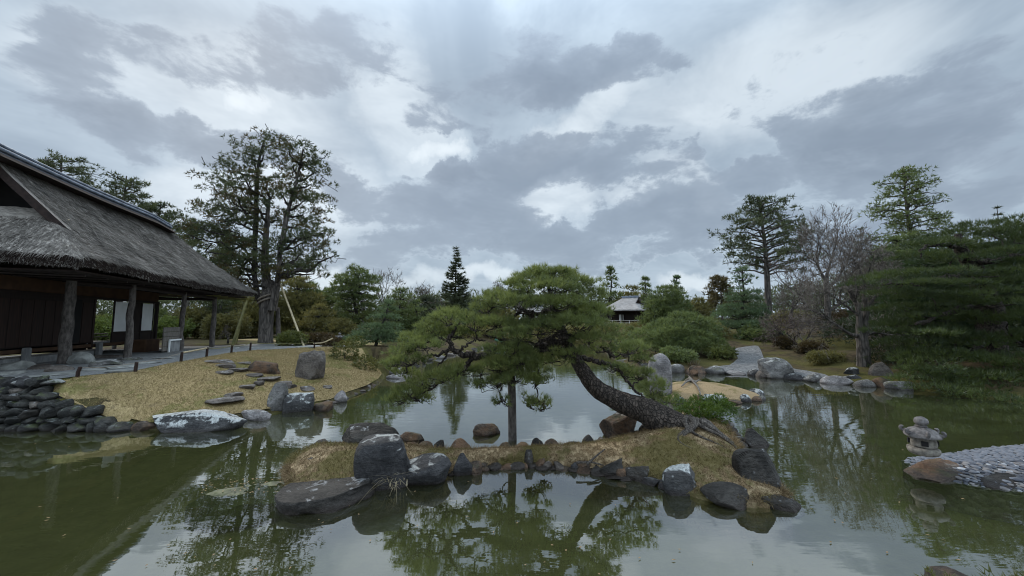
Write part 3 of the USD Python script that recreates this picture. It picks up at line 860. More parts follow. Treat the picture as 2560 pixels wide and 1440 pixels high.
def roof_strands(count, rg):
    n, u = rg.uniform(N0 + 2.6, N1, count), rg.uniform(U0, U1, count)
    near = u < 15.3
    e = 0.04
    def hz(n, u):
        return np.where(u < 15.0, roof_top(n, u, True), roof_top(n, u, False))
    z = hz(n, u)
    dn = (hz(n + e, u) - hz(n - e, u)) / (2 * e)
    du = (hz(n, np.maximum(u + e, U0)) - hz(n, u)) / e
    du = np.clip(du, -1.2, 1.2)
    dn = np.clip(dn, -1.3, 1.3)
    down = H(-dn, -du, -(dn ** 2 + du ** 2))
    nrm = H(-dn, -du, 1.0)
    d = unit(down) + 0.06 * unit(nrm) + 0.16 * rg.normal(size=down.shape)
    return blades(H(n, u, z + 0.005), d, 1, 0.22, 0.016, 0.08, rg)


strands = roof_strands(60000, rng)
# fringe along the visible eaves
k = 2200
fu = rng.uniform(U0 + .1, U1 - .1, k)
fr1 = blades(H(N1 - 0.02 - 0.2 * rng.random(k), fu, roof_top(np.full(k, N1), fu, True) - 0.27 * rng.random(k) - 0.03), H(0.35, 0, -1) + 0.35 * rng.normal(size=(k, 3)), 1, 0.075, 0.014, 0.1, rng)
fn = rng.uniform(N0, N1 - .1, 3000)
fr2 = blades(H(fn, U0 + 0.02 + 0.2 * rng.random(3000), roof_top(fn, np.full(3000, U0), True) - 0.27 * rng.random(3000) - 0.03), H(0, -0.35, -1) + 0.35 * rng.normal(size=(3000, 3)), 1, 0.075, 0.014, 0.1, rng)
house.part('straw', join([strands, fr1, fr2]), M['thatch_strand'], parent=roof_path, kind='stuff')
# soffit under the eaves, its shade put into the colour
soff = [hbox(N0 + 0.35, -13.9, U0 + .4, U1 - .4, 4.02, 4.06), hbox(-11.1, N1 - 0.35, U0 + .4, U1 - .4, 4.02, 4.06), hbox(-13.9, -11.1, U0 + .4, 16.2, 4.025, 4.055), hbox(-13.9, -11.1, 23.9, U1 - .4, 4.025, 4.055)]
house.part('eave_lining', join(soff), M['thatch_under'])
for k2 in range(15):                                # rafters under the long eave
    uu = U0 + 0.9 + k2 * 0.95
    a, b = H(-11.0, uu, 3.98), H(N1 - 0.4, uu, 3.93)
    house.part('rafter', tube([a, b], 0.035, 5), M['bamboo_green'] if k2 > 9 else M['wood_dark'])
# ridge
ru = np.linspace(14.5, 23.95, 24)
rz = roof_top(np.full(24, RN), ru, False)
rz = np.convolve(np.pad(rz, 4, mode='edge'), np.ones(9) / 9, 'valid')
rz[-4:] -= np.array([0.02, 0.05, 0.08, 0.1])
cap = []
def bar(n0, dz, w, h, mat, name):
    c = H(np.full(24, n0), ru, rz + dz)
    prof = np.array([(-w / 2, 0), (w / 2, 0), (w / 2 * 0.8, h), (-w / 2 * 0.8, h)])
    v = (c[:, None] + prof[None, :, 0, None] * HN + prof[None, :, 1, None] * np.array([0, 0, 1.0])).reshape(-1, 3)
    i, j = np.meshgrid(np.arange(23), np.arange(4), indexing='ij')
    q = np.stack([i * 4 + j, i * 4 + (j + 1) % 4, (i + 1) * 4 + (j + 1) % 4, (i + 1) * 4 + j], -1).reshape(-1, 4)
    f = np.vstack([q[:, [0, 1, 2]], q[:, [0, 2, 3]], [[0, 2, 1], [0, 3, 2], [92, 93, 94], [92, 94, 95]]])
    house.part(name, (v, f), mat)
bar(RN, -0.22, 1.30, 0.14, M['thatch_under'], 'ridge_thatch')
bar(RN, -0.06, 0.95, 0.10, M['ridge_dark'], 'ridge_board')
bar(RN, 0.05, 0.62, 0.17, M['ridge'], 'ridge_tile_course')
for dn_, dz_, r_ in ((0.40, 0.09, 0.06), (0.36, 0.22, 0.05), (0.0, 0.27, 0.10), (-0.40, 0.09, 0.06)):
    house.part('ridge_pole', tube(H(np.full(24, RN + dn_), ru, rz + dz_), r_, 7), M['ridge'], smooth=True)
# gable
gp = np.array([(RN - 1.75, 5.55), (RN + 1.75, 5.55), (RN, 7.55)])
tri = H(gp[:, 0], np.full(3, 15.75), gp[:, 1])
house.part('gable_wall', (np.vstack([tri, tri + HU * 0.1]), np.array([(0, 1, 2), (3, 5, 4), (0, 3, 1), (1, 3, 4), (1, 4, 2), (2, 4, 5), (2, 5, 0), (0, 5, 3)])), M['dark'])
house.part('gable_beam', hbox(RN - 1.5, RN + 1.5, 15.45, 15.6, 5.78, 5.92), M['wood_red'])
for a in np.arange(RN - 1.4, RN + 1.4, 0.52):
    house.part('gable_bamboo', tube([H(a, 15.40, 5.74), H(a + 0.49, 15.40, 5.74)], 0.035, 6), M['bamboo'], smooth=True)
# walls
WN = -11.2
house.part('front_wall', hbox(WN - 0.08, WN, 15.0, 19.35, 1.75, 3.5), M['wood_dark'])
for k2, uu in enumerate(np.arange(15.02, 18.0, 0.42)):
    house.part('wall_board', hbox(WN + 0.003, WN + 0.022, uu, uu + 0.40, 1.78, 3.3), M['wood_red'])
house.part('doorway_shade', hbox(WN + 0.004, WN + 0.012, 18.06, 18.75, 1.8, 3.4), M['dark'])  # near-black sheet on the wall paints the unlit opening
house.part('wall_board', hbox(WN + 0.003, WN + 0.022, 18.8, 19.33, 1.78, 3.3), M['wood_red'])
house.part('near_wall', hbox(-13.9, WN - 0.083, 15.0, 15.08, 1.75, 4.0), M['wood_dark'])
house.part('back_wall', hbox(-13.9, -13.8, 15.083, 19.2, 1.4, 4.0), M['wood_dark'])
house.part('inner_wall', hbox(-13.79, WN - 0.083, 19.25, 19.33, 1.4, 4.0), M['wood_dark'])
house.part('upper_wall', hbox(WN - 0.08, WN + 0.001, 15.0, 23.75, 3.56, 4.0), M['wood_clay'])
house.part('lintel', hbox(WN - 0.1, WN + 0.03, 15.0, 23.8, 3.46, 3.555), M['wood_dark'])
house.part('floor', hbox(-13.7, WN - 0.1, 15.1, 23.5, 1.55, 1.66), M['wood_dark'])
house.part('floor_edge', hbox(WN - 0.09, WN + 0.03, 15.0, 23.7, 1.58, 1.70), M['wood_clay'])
house.part('foundation', hbox(WN - 0.2, WN + 0.06, 14.6, 19.8, 1.1, 1.45), M['plaster_grey'])
house.part('sill_plank', hbox(WN - 0.02, WN + 0.09, 14.6, 19.6, 1.455, 1.50), M['wood_grey'])
for uu in (16.3, 19.5):
    house.part('footing_post', hbox(WN + 0.08, WN + 0.22, uu, uu + 0.2, 1.15, 1.75, 0.02), M['plaster_grey'])
# paper screens in dark frames
for a, b in ((20.62, 21.55), (22.5, 23.35)):
    s = house.part('paper_screen', hbox(WN - 0.03, WN - 0.01, a, b, 2.15, 3.42), M['paper'])
    for u0_, u1_ in ((a - 0.07, a), (b, b + 0.07)):
        house.part('frame', hbox(WN - 0.04, WN + 0.005, u0_, u1_, 1.7, 3.46), M['wood_dark'], parent=s)
    house.part('frame', hbox(WN - 0.04, WN + 0.004, a, b, 2.08, 2.148), M['wood_dark'], parent=s)
house.part('screen_board', hbox(WN - 0.05, WN - 0.02, 20.55, 23.6, 1.70, 2.08), M['wood_dark'])
house.part('screen_panel', hbox(WN - 0.05, WN - 0.02, 21.63, 22.42, 2.083, 3.455), M['wood_dark'])
house.part('corner_pillar', hbox(WN - 0.08, WN + 0.05, 23.6, 23.74, 1.3, 3.455), M['wood_dark'])
house.part('door_jamb', hbox(WN - 0.08, WN + 0.035, 19.36, 19.46, 1.5, 3.455), M['wood_red'])
house.part('balcony_rail', hbox(-13.75, -13.68, 19.4, 24.8, 1.80, 1.86), M['wood_grey'])
house.part('balcony_rail', hbox(-13.75, -13.68, 19.4, 24.8, 1.95, 2.00), M['wood_grey'])
# hearth block, plank screen with a small white frame
house.part('clay_hearth', hbox(-10.95, -10.25, 21.0, 22.1, 1.15, 1.78, 0.04), M['wood_clay'])
pn = (-10.42, 22.3)
fence_z = (1.3, 1.45, 1.62, 1.80, 1.98, 2.16)
a, b = at_y(404, 885, 16.8), at_y(452, 885, 18.3)
for i in range(5):
    dirv = (b - a)
    c = (a + b) / 2
    L = np.linalg.norm(dirv[:2])
    z0 = 1.28 + i * 0.21
    house.part('screen_plank', box((c[0], c[1], z0 + 0.1), (L, 0.05, 0.2), math.atan2(dirv[1], dirv[0]), 0.008), M['wood_grey'])
c2 = a * 0.45 + b * 0.55
nrm2 = np.array([dirv[1], -dirv[0], 0]) / L
house.part('hatch', box((c2[0] + nrm2[0] * 0.04, c2[1] + nrm2[1] * 0.04, 1.46), (L * 0.62, 0.04, 0.5), math.atan2(dirv[1], dirv[0])), M['plaster_grey'])
ex = dirv[:2] / L
for off, w, z0, z1 in ((-0.31, 0.07, 1.2, 1.74), (0.0, 0.62, 1.715, 1.78)):
    o = c2[:2] + nrm2[:2] * 0.075 + ex * off * L
    house.part('white_frame', box((o[0], o[1], (z0 + z1) / 2), (0.07 if w < .1 else L * w, 0.05, z1 - z0), math.atan2(dirv[1], dirv[0])), M['paper'])
# verandah posts: barked logs, each on a footing stone
for i, (px, py, r) in enumerate([(160, 905, .17), (318, 893, .125), (450, 875, .12), (530, 864, .13)]):
    b0 = at_z(px, py, 1.25)
    rg = np.random.default_rng(40 + i)
    pts = np.array([b0 + np.array([0.018 * rg.normal(), 0.018 * rg.normal(), t * 2.85 - 0.05]) for t in np.linspace(0, 1, 8)])
    pts[0, :2], pts[-1, :2] = b0[:2], b0[:2]
    if i == 1:
        pts[2:4, 0] += 0.025
    house.part('log_post', tube(spline(pts, 20), np.linspace(r * .98, r * 0.76, 20), 12, wob=0.03, seed=i), M['log'], smooth=50)
beam = [at_z(px, py, 1.25) for px, py in ((160, 905), (318, 893), (450, 875), (530, 864))]
for i in range(3):
    a_, b_ = beam[i].copy(), beam[i + 1].copy()
    a_[2] = b_[2] = 3.88
    house.part('eave_beam', tube([a_, b_], 0.09, 8), M['wood_dark'], smooth=50)
house.part('far_beam', tube([np.append(beam[3][:2], 3.8), H(-13.6, 25.2, 3.8)], 0.08, 8), M['wood_dark'], smooth=50)
house.part('far_post', tube([H(-13.6, 25.2, 1.1), H(-13.6, 25.2, 3.9)], 0.09, 8), M['log'], smooth=50)
# ------------------------------------------------------------------ rocks
def rock_mesh(c, r, seed, cuts=9, sub=3, rough=0.16, top=None, tilt=0.0, rz=None, blocky=1.0):
    """A weathered boulder: a ball cut by planes, roughened, laid with radii r about its middle c. top cuts it flat."""
    rg = np.random.default_rng(seed)
    m = trimesh.creation.icosphere(subdivisions=sub, radius=1.0)
    v, f = np.array(m.vertices), np.array(m.faces)
    if blocky < 1:
        v = np.sign(v) * np.abs(v) ** blocky
        v = v / np.abs(v).max(0)
    for _ in range(cuts):
        n = unit(rg.normal(size=3))
        d = rg.uniform(0.42, 0.80) * (1.0 if blocky == 1 else 1.38)
        over = v @ n - d
        v = v - np.clip(over, 0, None)[:, None] * n * rg.uniform(0.8, 1.0)
    if top is not None:
        v[:, 2] = np.minimum(v[:, 2], top + 0.1 * v[:, 0])
    ext = np.abs(v).max(0)
    v = v / ext
    q = v + rg.uniform(0, 50, 3)
    v = v * (1 + rough * (meshkit.fbm(q * 1.8, 4, seed) - 0.5) * 2)[:, None]
    v = v + 0.05 * (meshkit.fbm(q * np.array([2, 2, 9.0]), 3, seed + 1) - 0.5)[:, None] * unit(v)
    v = v * np.asarray(r, float)
    if tilt:
        ct, st = math.cos(tilt), math.sin(tilt)
        v = v @ np.array([[ct, 0, -st], [0, 1, 0], [st, 0, ct]])
    a = rg.uniform(-0.4, 0.4) if rz is None else rz
    ca, sa = math.cos(a), math.sin(a)
    return v @ np.array([[ca, sa, 0], [-sa, ca, 0], [0, 0, 1]]) + np.asarray(c, float), f


def px_rock(x0, x1, y0, y1, seed, z=0.0, deep=0.8, under=0.35, **k):
    """A rock that shows between the pixel columns x0..x1 and rows y0..y1 and stands at height z there. deep: depth over width."""
    p = at_z((x0 + x1) / 2, y1, z) if z != 'ground' else hit((x0 + x1) / 2, y1)
    z = float(p[2])
    d = p[1]
    w = (x1 - x0) / F * d / 2
    d2 = d + w * deep * 0.62
    s = d2 / d
    c = np.array([p[0] * s, d2, z])
    zhigh = at_y((x0 + x1) / 2, y0, d2 + 0.25 * w * deep)[2]
    h = max(zhigh - z, 0.04)
    zlow, zhigh = z - under * h - 0.10, z + h
    return rock_mesh((c[0], c[1], (zlow + zhigh) / 2), (w * s * 1.03, w * deep * s, (zhigh - zlow) / 2), seed, **k)


def rock(label, mat, x0, x1, y0, y1, seed, name='boulder', category='rock', group=None, **k):
    single(name, px_rock(x0, x1, y0, y1, seed, **k), M[mat], label, category, group, smooth=38)


# island, front row from the left
rock('flat black slab rock at the front left tip of the island', 'rock_dark', 714, 918, 1180, 1268, 3, deep=0.75, sub=4, top=0.45, cuts=6, blocky=.8)
rock('tall squarish black boulder with a white-streaked top, standing in front of the island grass', 'rock_cap', 893, 1026, 1088, 1212, 14, z=0.03, deep=0.8, sub=4, cuts=7, rough=0.1, blocky=0.5)
rock('rounded dark grey boulder with a pale top, right of the tall black boulder', 'rock_cap', 1006, 1132, 1136, 1212, 25, deep=0.8, sub=4, rough=0.12)
rock('long dark slanted rock lying at the back left of the island', 'rock_dark', 838, 994, 1058, 1128, 36, z=0.05, deep=0.5, sub=4, tilt=0.1, rough=0.12)
rock('low pointed dark rock at the far left end of the island', 'rock_dark', 764, 855, 1096, 1135, 47, deep=0.6)
rock('sloping grey rock between the island grass and the water on its left side', 'rock_dark', 735, 818, 1132, 1182, 58, deep=0.9)
rock('small brown rock on the water edge behind the tall black boulder', 'rock_brown', 1000, 1068, 1074, 1100, 69, z=0.1, deep=0.6)
rock('brown rock with a stub on top alone in the pond behind the island', 'rock_brown', 1182, 1246, 1055, 1088, 70, deep=0.8)
rock('pointed brown rock with a white tip on the island front', 'rock_cap', 1130, 1182, 1128, 1188, 81, deep=0.8)
rock('small reddish boulder next to the white-tipped rock on the island front', 'rock_brown', 1172, 1208, 1150, 1186, 92, deep=0.9)
rock('small dark upright block in the cove of the island', 'rock_dark', 1311, 1340, 1124, 1162, 93, z=0.03, deep=0.8)
rock('dark wedge-shaped rock at the right end of the island cove', 'rock_dark', 1494, 1572, 1140, 1188, 104, deep=0.8, cuts=8)
rock('brownish slab leaning on the island front beside the wedge-shaped rock', 'rock_dark', 1571, 1636, 1162, 1205, 115, deep=0.8)
rock('white-crusted upright rock on the right front of the island', 'rock_white', 1660, 1756, 1148, 1236, 126, deep=0.6, sub=4, cuts=6, blocky=0.7, tilt=-.1)
rock('round dark banded boulder right of the white-crusted rock', 'rock_dark', 1753, 1882, 1205, 1266, 137, deep=0.8, sub=4, rough=0.12)
rock('low twin-lobed dark rock at the right tip of the island', 'rock_dark', 1876, 2006, 1226, 1274, 148, deep=0.6, sub=4)
rock('big black cube-like rock on the right side of the island', 'rock_dark', 1850, 1960, 1124, 1240, 159, deep=0.8, sub=4, cuts=6, rough=0.08, blocky=0.5)
rock('rounded dark rock on a leaning stone at the right bank of the island', 'rock_dark', 1768, 1826, 1062, 1140, 160, deep=0.8)
rock('lone dark rock in the water right of the island', 'rock_dark', 1858, 1918, 1070, 1118, 171, deep=0.8)
rock('large brown-grey boulder under the leaning pine trunk', 'rock_brown', 1504, 1600, 1008, 1084, 182, z=0.1, deep=0.8, sub=4, cuts=7, rough=0.12)
# left bank
rock('large dark rock crusted with white lichen at the water edge of the lawn', 'rock_white', 387, 598, 1008, 1078, 193, deep=0.45, sub=4, rough=0.12, under=0.2)
rock('long low pale rock right of the lichen-crusted rock', 'rock_pale', 597, 684, 1015, 1050, 204, deep=0.5, tilt=-0.15)
rock('upright lichen-green stone on the shore of the lawn', 'rock_grey', 672, 716, 958, 1032, 215, deep=0.7, blocky=0.7)
rock('squat pale-topped block on the shore right of the upright stone', 'rock_white', 714, 778, 972, 1030, 226, deep=0.8, blocky=0.55, rough=0.1)
rock('brown slab at the water edge of the lawn near its right end', 'rock_brown', 776, 834, 998, 1026, 237, deep=0.7)
rock('small pale rock at the waterline near the right tip of the lawn', 'rock_pale', 834, 868, 976, 1006, 248, deep=0.8)
rock('dark slab stone standing in the lawn, broad and sloping', 'rock_brown', 622, 714, 894, 936, 259, z='ground', deep=0.45, under=0.15, rough=0.12)
rock('tall grey-brown standing stone in the middle of the lawn', 'step', 748, 806, 878, 950, 261, z='ground', deep=0.8, sub=4, cuts=4, rough=0.2, under=0.3, blocky=0.5, rz=0.1)
rock('small brown stone at the foot of the tall standing stone', 'step', 738, 778, 916, 948, 271, z='ground', deep=0.8, under=0.15)
rock('reddish flat rock in the water between the stone wall and the lichen-crusted rock', 'rock_brown', 332, 390, 1050, 1076, 282, deep=0.6, under=0.5)
rock('low pale rock past the tip of the lawn', 'rock_pale', 966, 1030, 930, 946, 283, deep=0.7)
rock('small grey rock behind the pale rock past the lawn tip', 'rock_grey', 975, 1008, 914, 936, 284, deep=0.8)
# right side
rock('tall pale tapering stone standing on the sandy islet', 'rock_pale', 1624, 1678, 884, 986, 295, z=0.12, deep=0.7, sub=4, cuts=4, blocky=0.75, under=0.1, rough=0.1)
rock('lichen-spotted black rock on the right shore of the sandy islet', 'rock_white', 1750, 1815, 978, 1012, 306, deep=0.8)
rock('flat grey rock off the right end of the sandy islet', 'rock_grey', 1796, 1840, 958, 968, 317, deep=0.8)
rock('brown rock in the water at the right end of the sandy islet', 'rock_brown', 1806, 1848, 972, 990, 328, deep=0.8)
rock('broad pale boulder on the gravel beach of the right bank', 'rock_grey', 1880, 1982, 892, 944, 339, z=0.03, deep=0.6, sub=4, rough=0.12)
rock('rounded dark grey boulder beside the trunk of the bare maple', 'step', 2180, 2242, 904, 954, 340, z=0.08, deep=0.8, sub=4, cuts=4, rough=0.08)
rock('white-patched rock left of the bare maple trunk', 'rock_white', 2114, 2152, 918, 936, 351, z=0.3, deep=0.8)
rock('dark boulder with white patches at the foot of the bare maple', 'rock_cap', 2096, 2168, 934, 958, 362, deep=0.7)
rock('red-brown rock with a tuft of dry grass behind the sandy islet', 'rock_brown', 1722, 1748, 912, 938, 373, deep=0.9)
rock('flat rock just under the bottom right edge of the view, near the bank', 'rock_brown', 2300, 2450, 1424, 1470, 384, z=0.06, deep=0.6)
rock('long rusty brown rock carrying the stone lantern', 'rock_brown', 2258, 2424, 1162, 1196, 395, deep=0.5, sub=4, tilt=-0.14, rough=0.16, blocky=.7)
rock('long dark flat rock along the front of the pebble spit', 'rock_dark', 2440, 2570, 1186, 1216, 396, deep=0.4)


def edging(parent, segs, seed, mats, h=(0.08, 0.2), w=(0.12, 0.28), name='edging_stone', z=0.0, gap=0.9, sub=2):
    rg = np.random.default_rng(seed)
    for a, b in segs:
        line = LineString([a, b]) if not hasattr(a, 'geom_type') else a
        t = 0.0
        while t < line.length:
            r = rg.uniform(*w)
            x, y = line.interpolate(t + r / 2).coords[0]
            hh = rg.uniform(*h)
            zz = z(np.array([[x, y]]))[0] if callable(z) else z
            parent.part(name, rock_mesh((x + rg.normal() * 0.04, y + rg.normal() * 0.04, zz + hh * 0.1), (r * 0.62, r * 0.5, hh), int(rg.integers(1e6)), sub=sub, cuts=6), M[mats[int(rg.integers(len(mats)))]], smooth=35)
            t += r * gap
front = LineString([(-1.0, 6.84), (-.5, 7.08), (.36, 7.18), (1.3, 6.98), (1.96, 6.66), (2.4, 6.28)])
edging(ISL, [(front, None)], 5, ['rock_dark', 'rock_cap', 'rock_brown', 'step'], (0.06, 0.16), (0.12, 0.3))
edging(ISL, [(LineString([(-1.0, 6.78), (-.5, 7.01), (.36, 7.1), (1.3, 6.9), (1.9, 6.58)]), None)], 6, ['rock_brown', 'rock_dark'], (0.04, 0.07), (0.1, 0.3))
back_l = LineString([(4.0, 10.3), (2.9, 9.0), (2.0, 8.4), (.9, 8.08), (0, 7.92), (-1.1, 7.9), (-2.05, 8.05)])
edging(ISL, [(back_l, None)], 7, ['rock_brown', 'rock_dark'], (0.10, 0.24), (0.2, 0.4), gap=1.3)
right_l = LineString([(4.2, 6.6), (4.45, 7.5), (4.95, 8.8), (5.35, 10.0)])
edging(ISL, [(right_l, None)], 8, ['rock_dark', 'rock_grey', 'rock_cap'], (0.08, 0.22), (0.2, 0.4), gap=1.4)
lawn_l = LineString(SHORE_LEFT[4:8])
edging(LAWN, [(lawn_l, None)], 9, ['rock_brown', 'rock_grey', 'step'], (0.05, 0.12), (0.15, 0.3), gap=2.6)
islet_l = LineString([(5.3, 12.95), (6.2, 12.55), (7.3, 12.6), (8.2, 12.95), (8.5, 13.7)])
edging(ILT, [(islet_l, None)], 10, ['rock_grey', 'rock_white', 'rock_brown'], (0.1, 0.26), (0.25, 0.55), gap=1.2)
BANK = Thing('stone_bank', 'row of grey and dark rocks edging the right bank of the pond', 'stone edging', kind=None)
bank_l = LineString(SHORE_FAR[11:19])
edging(BANK, [(bank_l, None)], 12, ['rock_grey', 'rock_brown', 'step', 'rock_pale', 'rock_cap'], (0.18, 0.42), (0.45, 0.95), gap=1.0, name='bank_stone')
far_l = LineString(SHORE_FAR[0:11])
BANK2 = Thing('stone_bank', 'row of small pale rocks edging the far shore behind the leaning pine', 'stone edging')
edging(BANK2, [(far_l, None)], 13, ['rock_grey', 'rock_brown', 'step', 'rock_dark'], (0.12, 0.3), (0.4, 1.0), gap=2.4, name='bank_stone')

# stone wall under the house terrace
WALL = Thing('stone_wall', 'dark dry-stone retaining wall rising from the water under the terrace', 'wall', (-11, 9.45, 0))
rgw = np.random.default_rng(77)
prof = np.array([(-16, 1.1), (-11.8, 1.05), (-11.4, .82), (-11.1, .62), (-10.1, .40), (-9.35, .10)])
core = Polygon([(-20, -0.5), (-9.35, -0.5)] + [tuple(p) for p in prof[::-1] - (0, 0.1)] + [(-20, 1.1)])
cm = trimesh.creation.extrude_polygon(core, 0.35, engine='earcut')
cv = np.array(cm.vertices)
cv = np.c_[cv[:, 0], 9.98 - cv[:, 2] + 0.38 * np.clip(cv[:, 1], 0, 2), cv[:, 1]]
WALL.part('wall_core', (cv, np.array(cm.faces)[:, ::-1]), M['dark'])
z = -0.06
row = 0
while z < 1.25:
    hh = rgw.uniform(0.14, 0.23)
    x = -14.6 + rgw.uniform(0, 0.2)
    while x < -9.3:
        w = rgw.uniform(0.16, 0.46)
        cx = x + w / 2
        zt = np.interp(cx, prof[:, 0], prof[:, 1])
        if z + hh * 0.35 < zt:
            yy = 9.47 + 0.38 * z + rgw.normal() * 0.03
            mat = ['rock_wall', 'rock_wall', 'rock_wall', 'rock_dark', 'rock_wall', 'step', 'rock_wall', 'rock_cap'][int(rgw.integers(8))]
            WALL.part('wall_stone', rock_mesh((cx, yy + .05, z + hh / 2 + rgw.normal() * 0.02), (w * 0.58, 0.24, hh * 0.66), int(rgw.integers(1e6)), cuts=12, sub=2, rough=0.2, tilt=rgw.normal() * 0.12, blocky=0.72), M[mat], smooth=30)
        x += w * 0.98
    z += hh * 0.92
for i, (px, py) in enumerate([(20, 948), (60, 950), (105, 954), (128, 962)]):
    p = at_y(px, py, 9.95)
    WALL.part('cap_stone', rock_mesh((p[0], 9.95, 1.05), (0.26, 0.22, 0.07), 900 + i, sub=2, cuts=6), M['rock_pale' if i == 2 else 'rock_grey'], smooth=35)

# stepping stones climbing the lawn
STEP = Thing('stepping_stones', 'line of flat brown stepping stones climbing the dry lawn', 'stepping stones')
for i, (x0, x1, y) in enumerate([(548, 596, 996), (592, 636, 974), (622, 656, 964), (640, 690, 955), (612, 652, 943), (678, 722, 965), (533, 575, 937), (556, 608, 930), (505, 580, 908), (535, 578, 918), (510, 590, 1012), (590, 622, 912), (545, 580, 922), (700, 735, 972), (742, 780, 978), (800, 826, 972)]):
    p = hit((x0 + x1) / 2, y)
    w = (x1 - x0) / F * p[1] / 2
    STEP.part('stepping_stone', rock_mesh((p[0], p[1] + w * .4, gz(p[0], p[1] + w * .4) + 0.04), (w * 1.05, w * 0.8, 0.11), 500 + i, sub=3, top=0.5, cuts=6, rough=0.1), M['step'], smooth=35)
# flagstones and boulders along the path in front of the house
FLAG = Thing('flagstones', 'pale irregular flagstones laid along the gravel path before the house', 'flagstones')
for i, (x0, x1, y) in enumerate([(0, 60, 935), (110, 190, 936), (208, 262, 926), (225, 330, 919), (340, 400, 908), (380, 440, 897), (470, 520, 878), (560, 600, 872), (610, 650, 870), (660, 700, 870), (740, 800, 868), (300, 345, 912), (420, 470, 889), (60, 115, 945), (270, 330, 930)]):
    p = hit((x0 + x1) / 2, y)
    w = (x1 - x0) / F * p[1] / 2
    FLAG.part('flagstone', rock_mesh((p[0], p[1], gz(p[0], p[1]) + 0.015), (w, w * 0.7, 0.07), 600 + i, sub=3, top=0.5, cuts=5, rough=0.12), M['flag'], smooth=35)
for i, (lab, m_, x0, x1, y0, y1) in enumerate([('grey stepping boulder under the plank screen end of the verandah', 'rock_grey', 233, 300, 897, 918), ('broad weathered stone beside the second verandah post', 'rock_grey', 300, 350, 889, 902), ('smooth grey mound stone right of the thickest verandah post', 'flag', 165, 228, 878, 912), ('grey mound stone under the left footing post of the house', 'flag', 5, 75, 898, 925), ('low dark stone between the footing post and the thickest post', 'step', 75, 128, 908, 924), ('brown stone in front of the thickest verandah post', 'step', 122, 175, 912, 930), ('long stone step below the open doorway', 'step', 235, 300, 882, 896)]):
    single('boulder', px_rock(x0, x1, y0, y1, 700 + i, z='ground', deep=0.8, under=0.2, cuts=5, rough=0.1), M[m_], lab, 'rock', smooth=40)
# ------------------------------------------------------------------ trees
def leaf_size(d):
    return max(0.085, 0.0085 * d), max(0.0045, 0.0019 * d)


def limb(a, b, r0, r1, rg, sag=0.08, n=6, sides=5, wig=0.05):
    a, b = np.asarray(a, float), np.asarray(b, float)
    L = np.linalg.norm(b - a)
    t = np.linspace(0, 1, n)[:, None]
    p = a * (1 - t) + b * t
    p[:, 2] -= (sag * L * np.sin(np.pi * t[:, 0]))
    p[1:-1] += rg.normal(size=(n - 2, 3)) * wig * L
    return tube(p, np.linspace(r0, r1, n), sides, cap=False)


def foliage(pads, d, rg, density=1.0, n=4, spread=0.5, up=0.5, low=-0.25, size=None, rough=0.28):
    """Needle clusters on the pads (centre, radii, rotation)."""
    L, Wd = size or leaf_size(d)
    out = []
    for i, (c, r, rot) in enumerate(pads):
        area = 3.2 * r[0] * r[1] + 3.0 * (r[0] + r[1]) * r[2]
        k = int(np.clip(density * area / (L * L) * 1.5, 14, 1500))
        p, nr = pad_points(c, r, k, rg, low, rot, rough, seed=int(rg.integers(1000)))
        dirs = nr + up * np.array([0, 0, 1.0])
        out.append(blades(p, dirs, n, L, Wd, spread, rg))
    return join(out)


def root_of(px, py, d):
    p = at_y(px, py, d)
    return np.array([p[0], d, gz(p[0], d)])


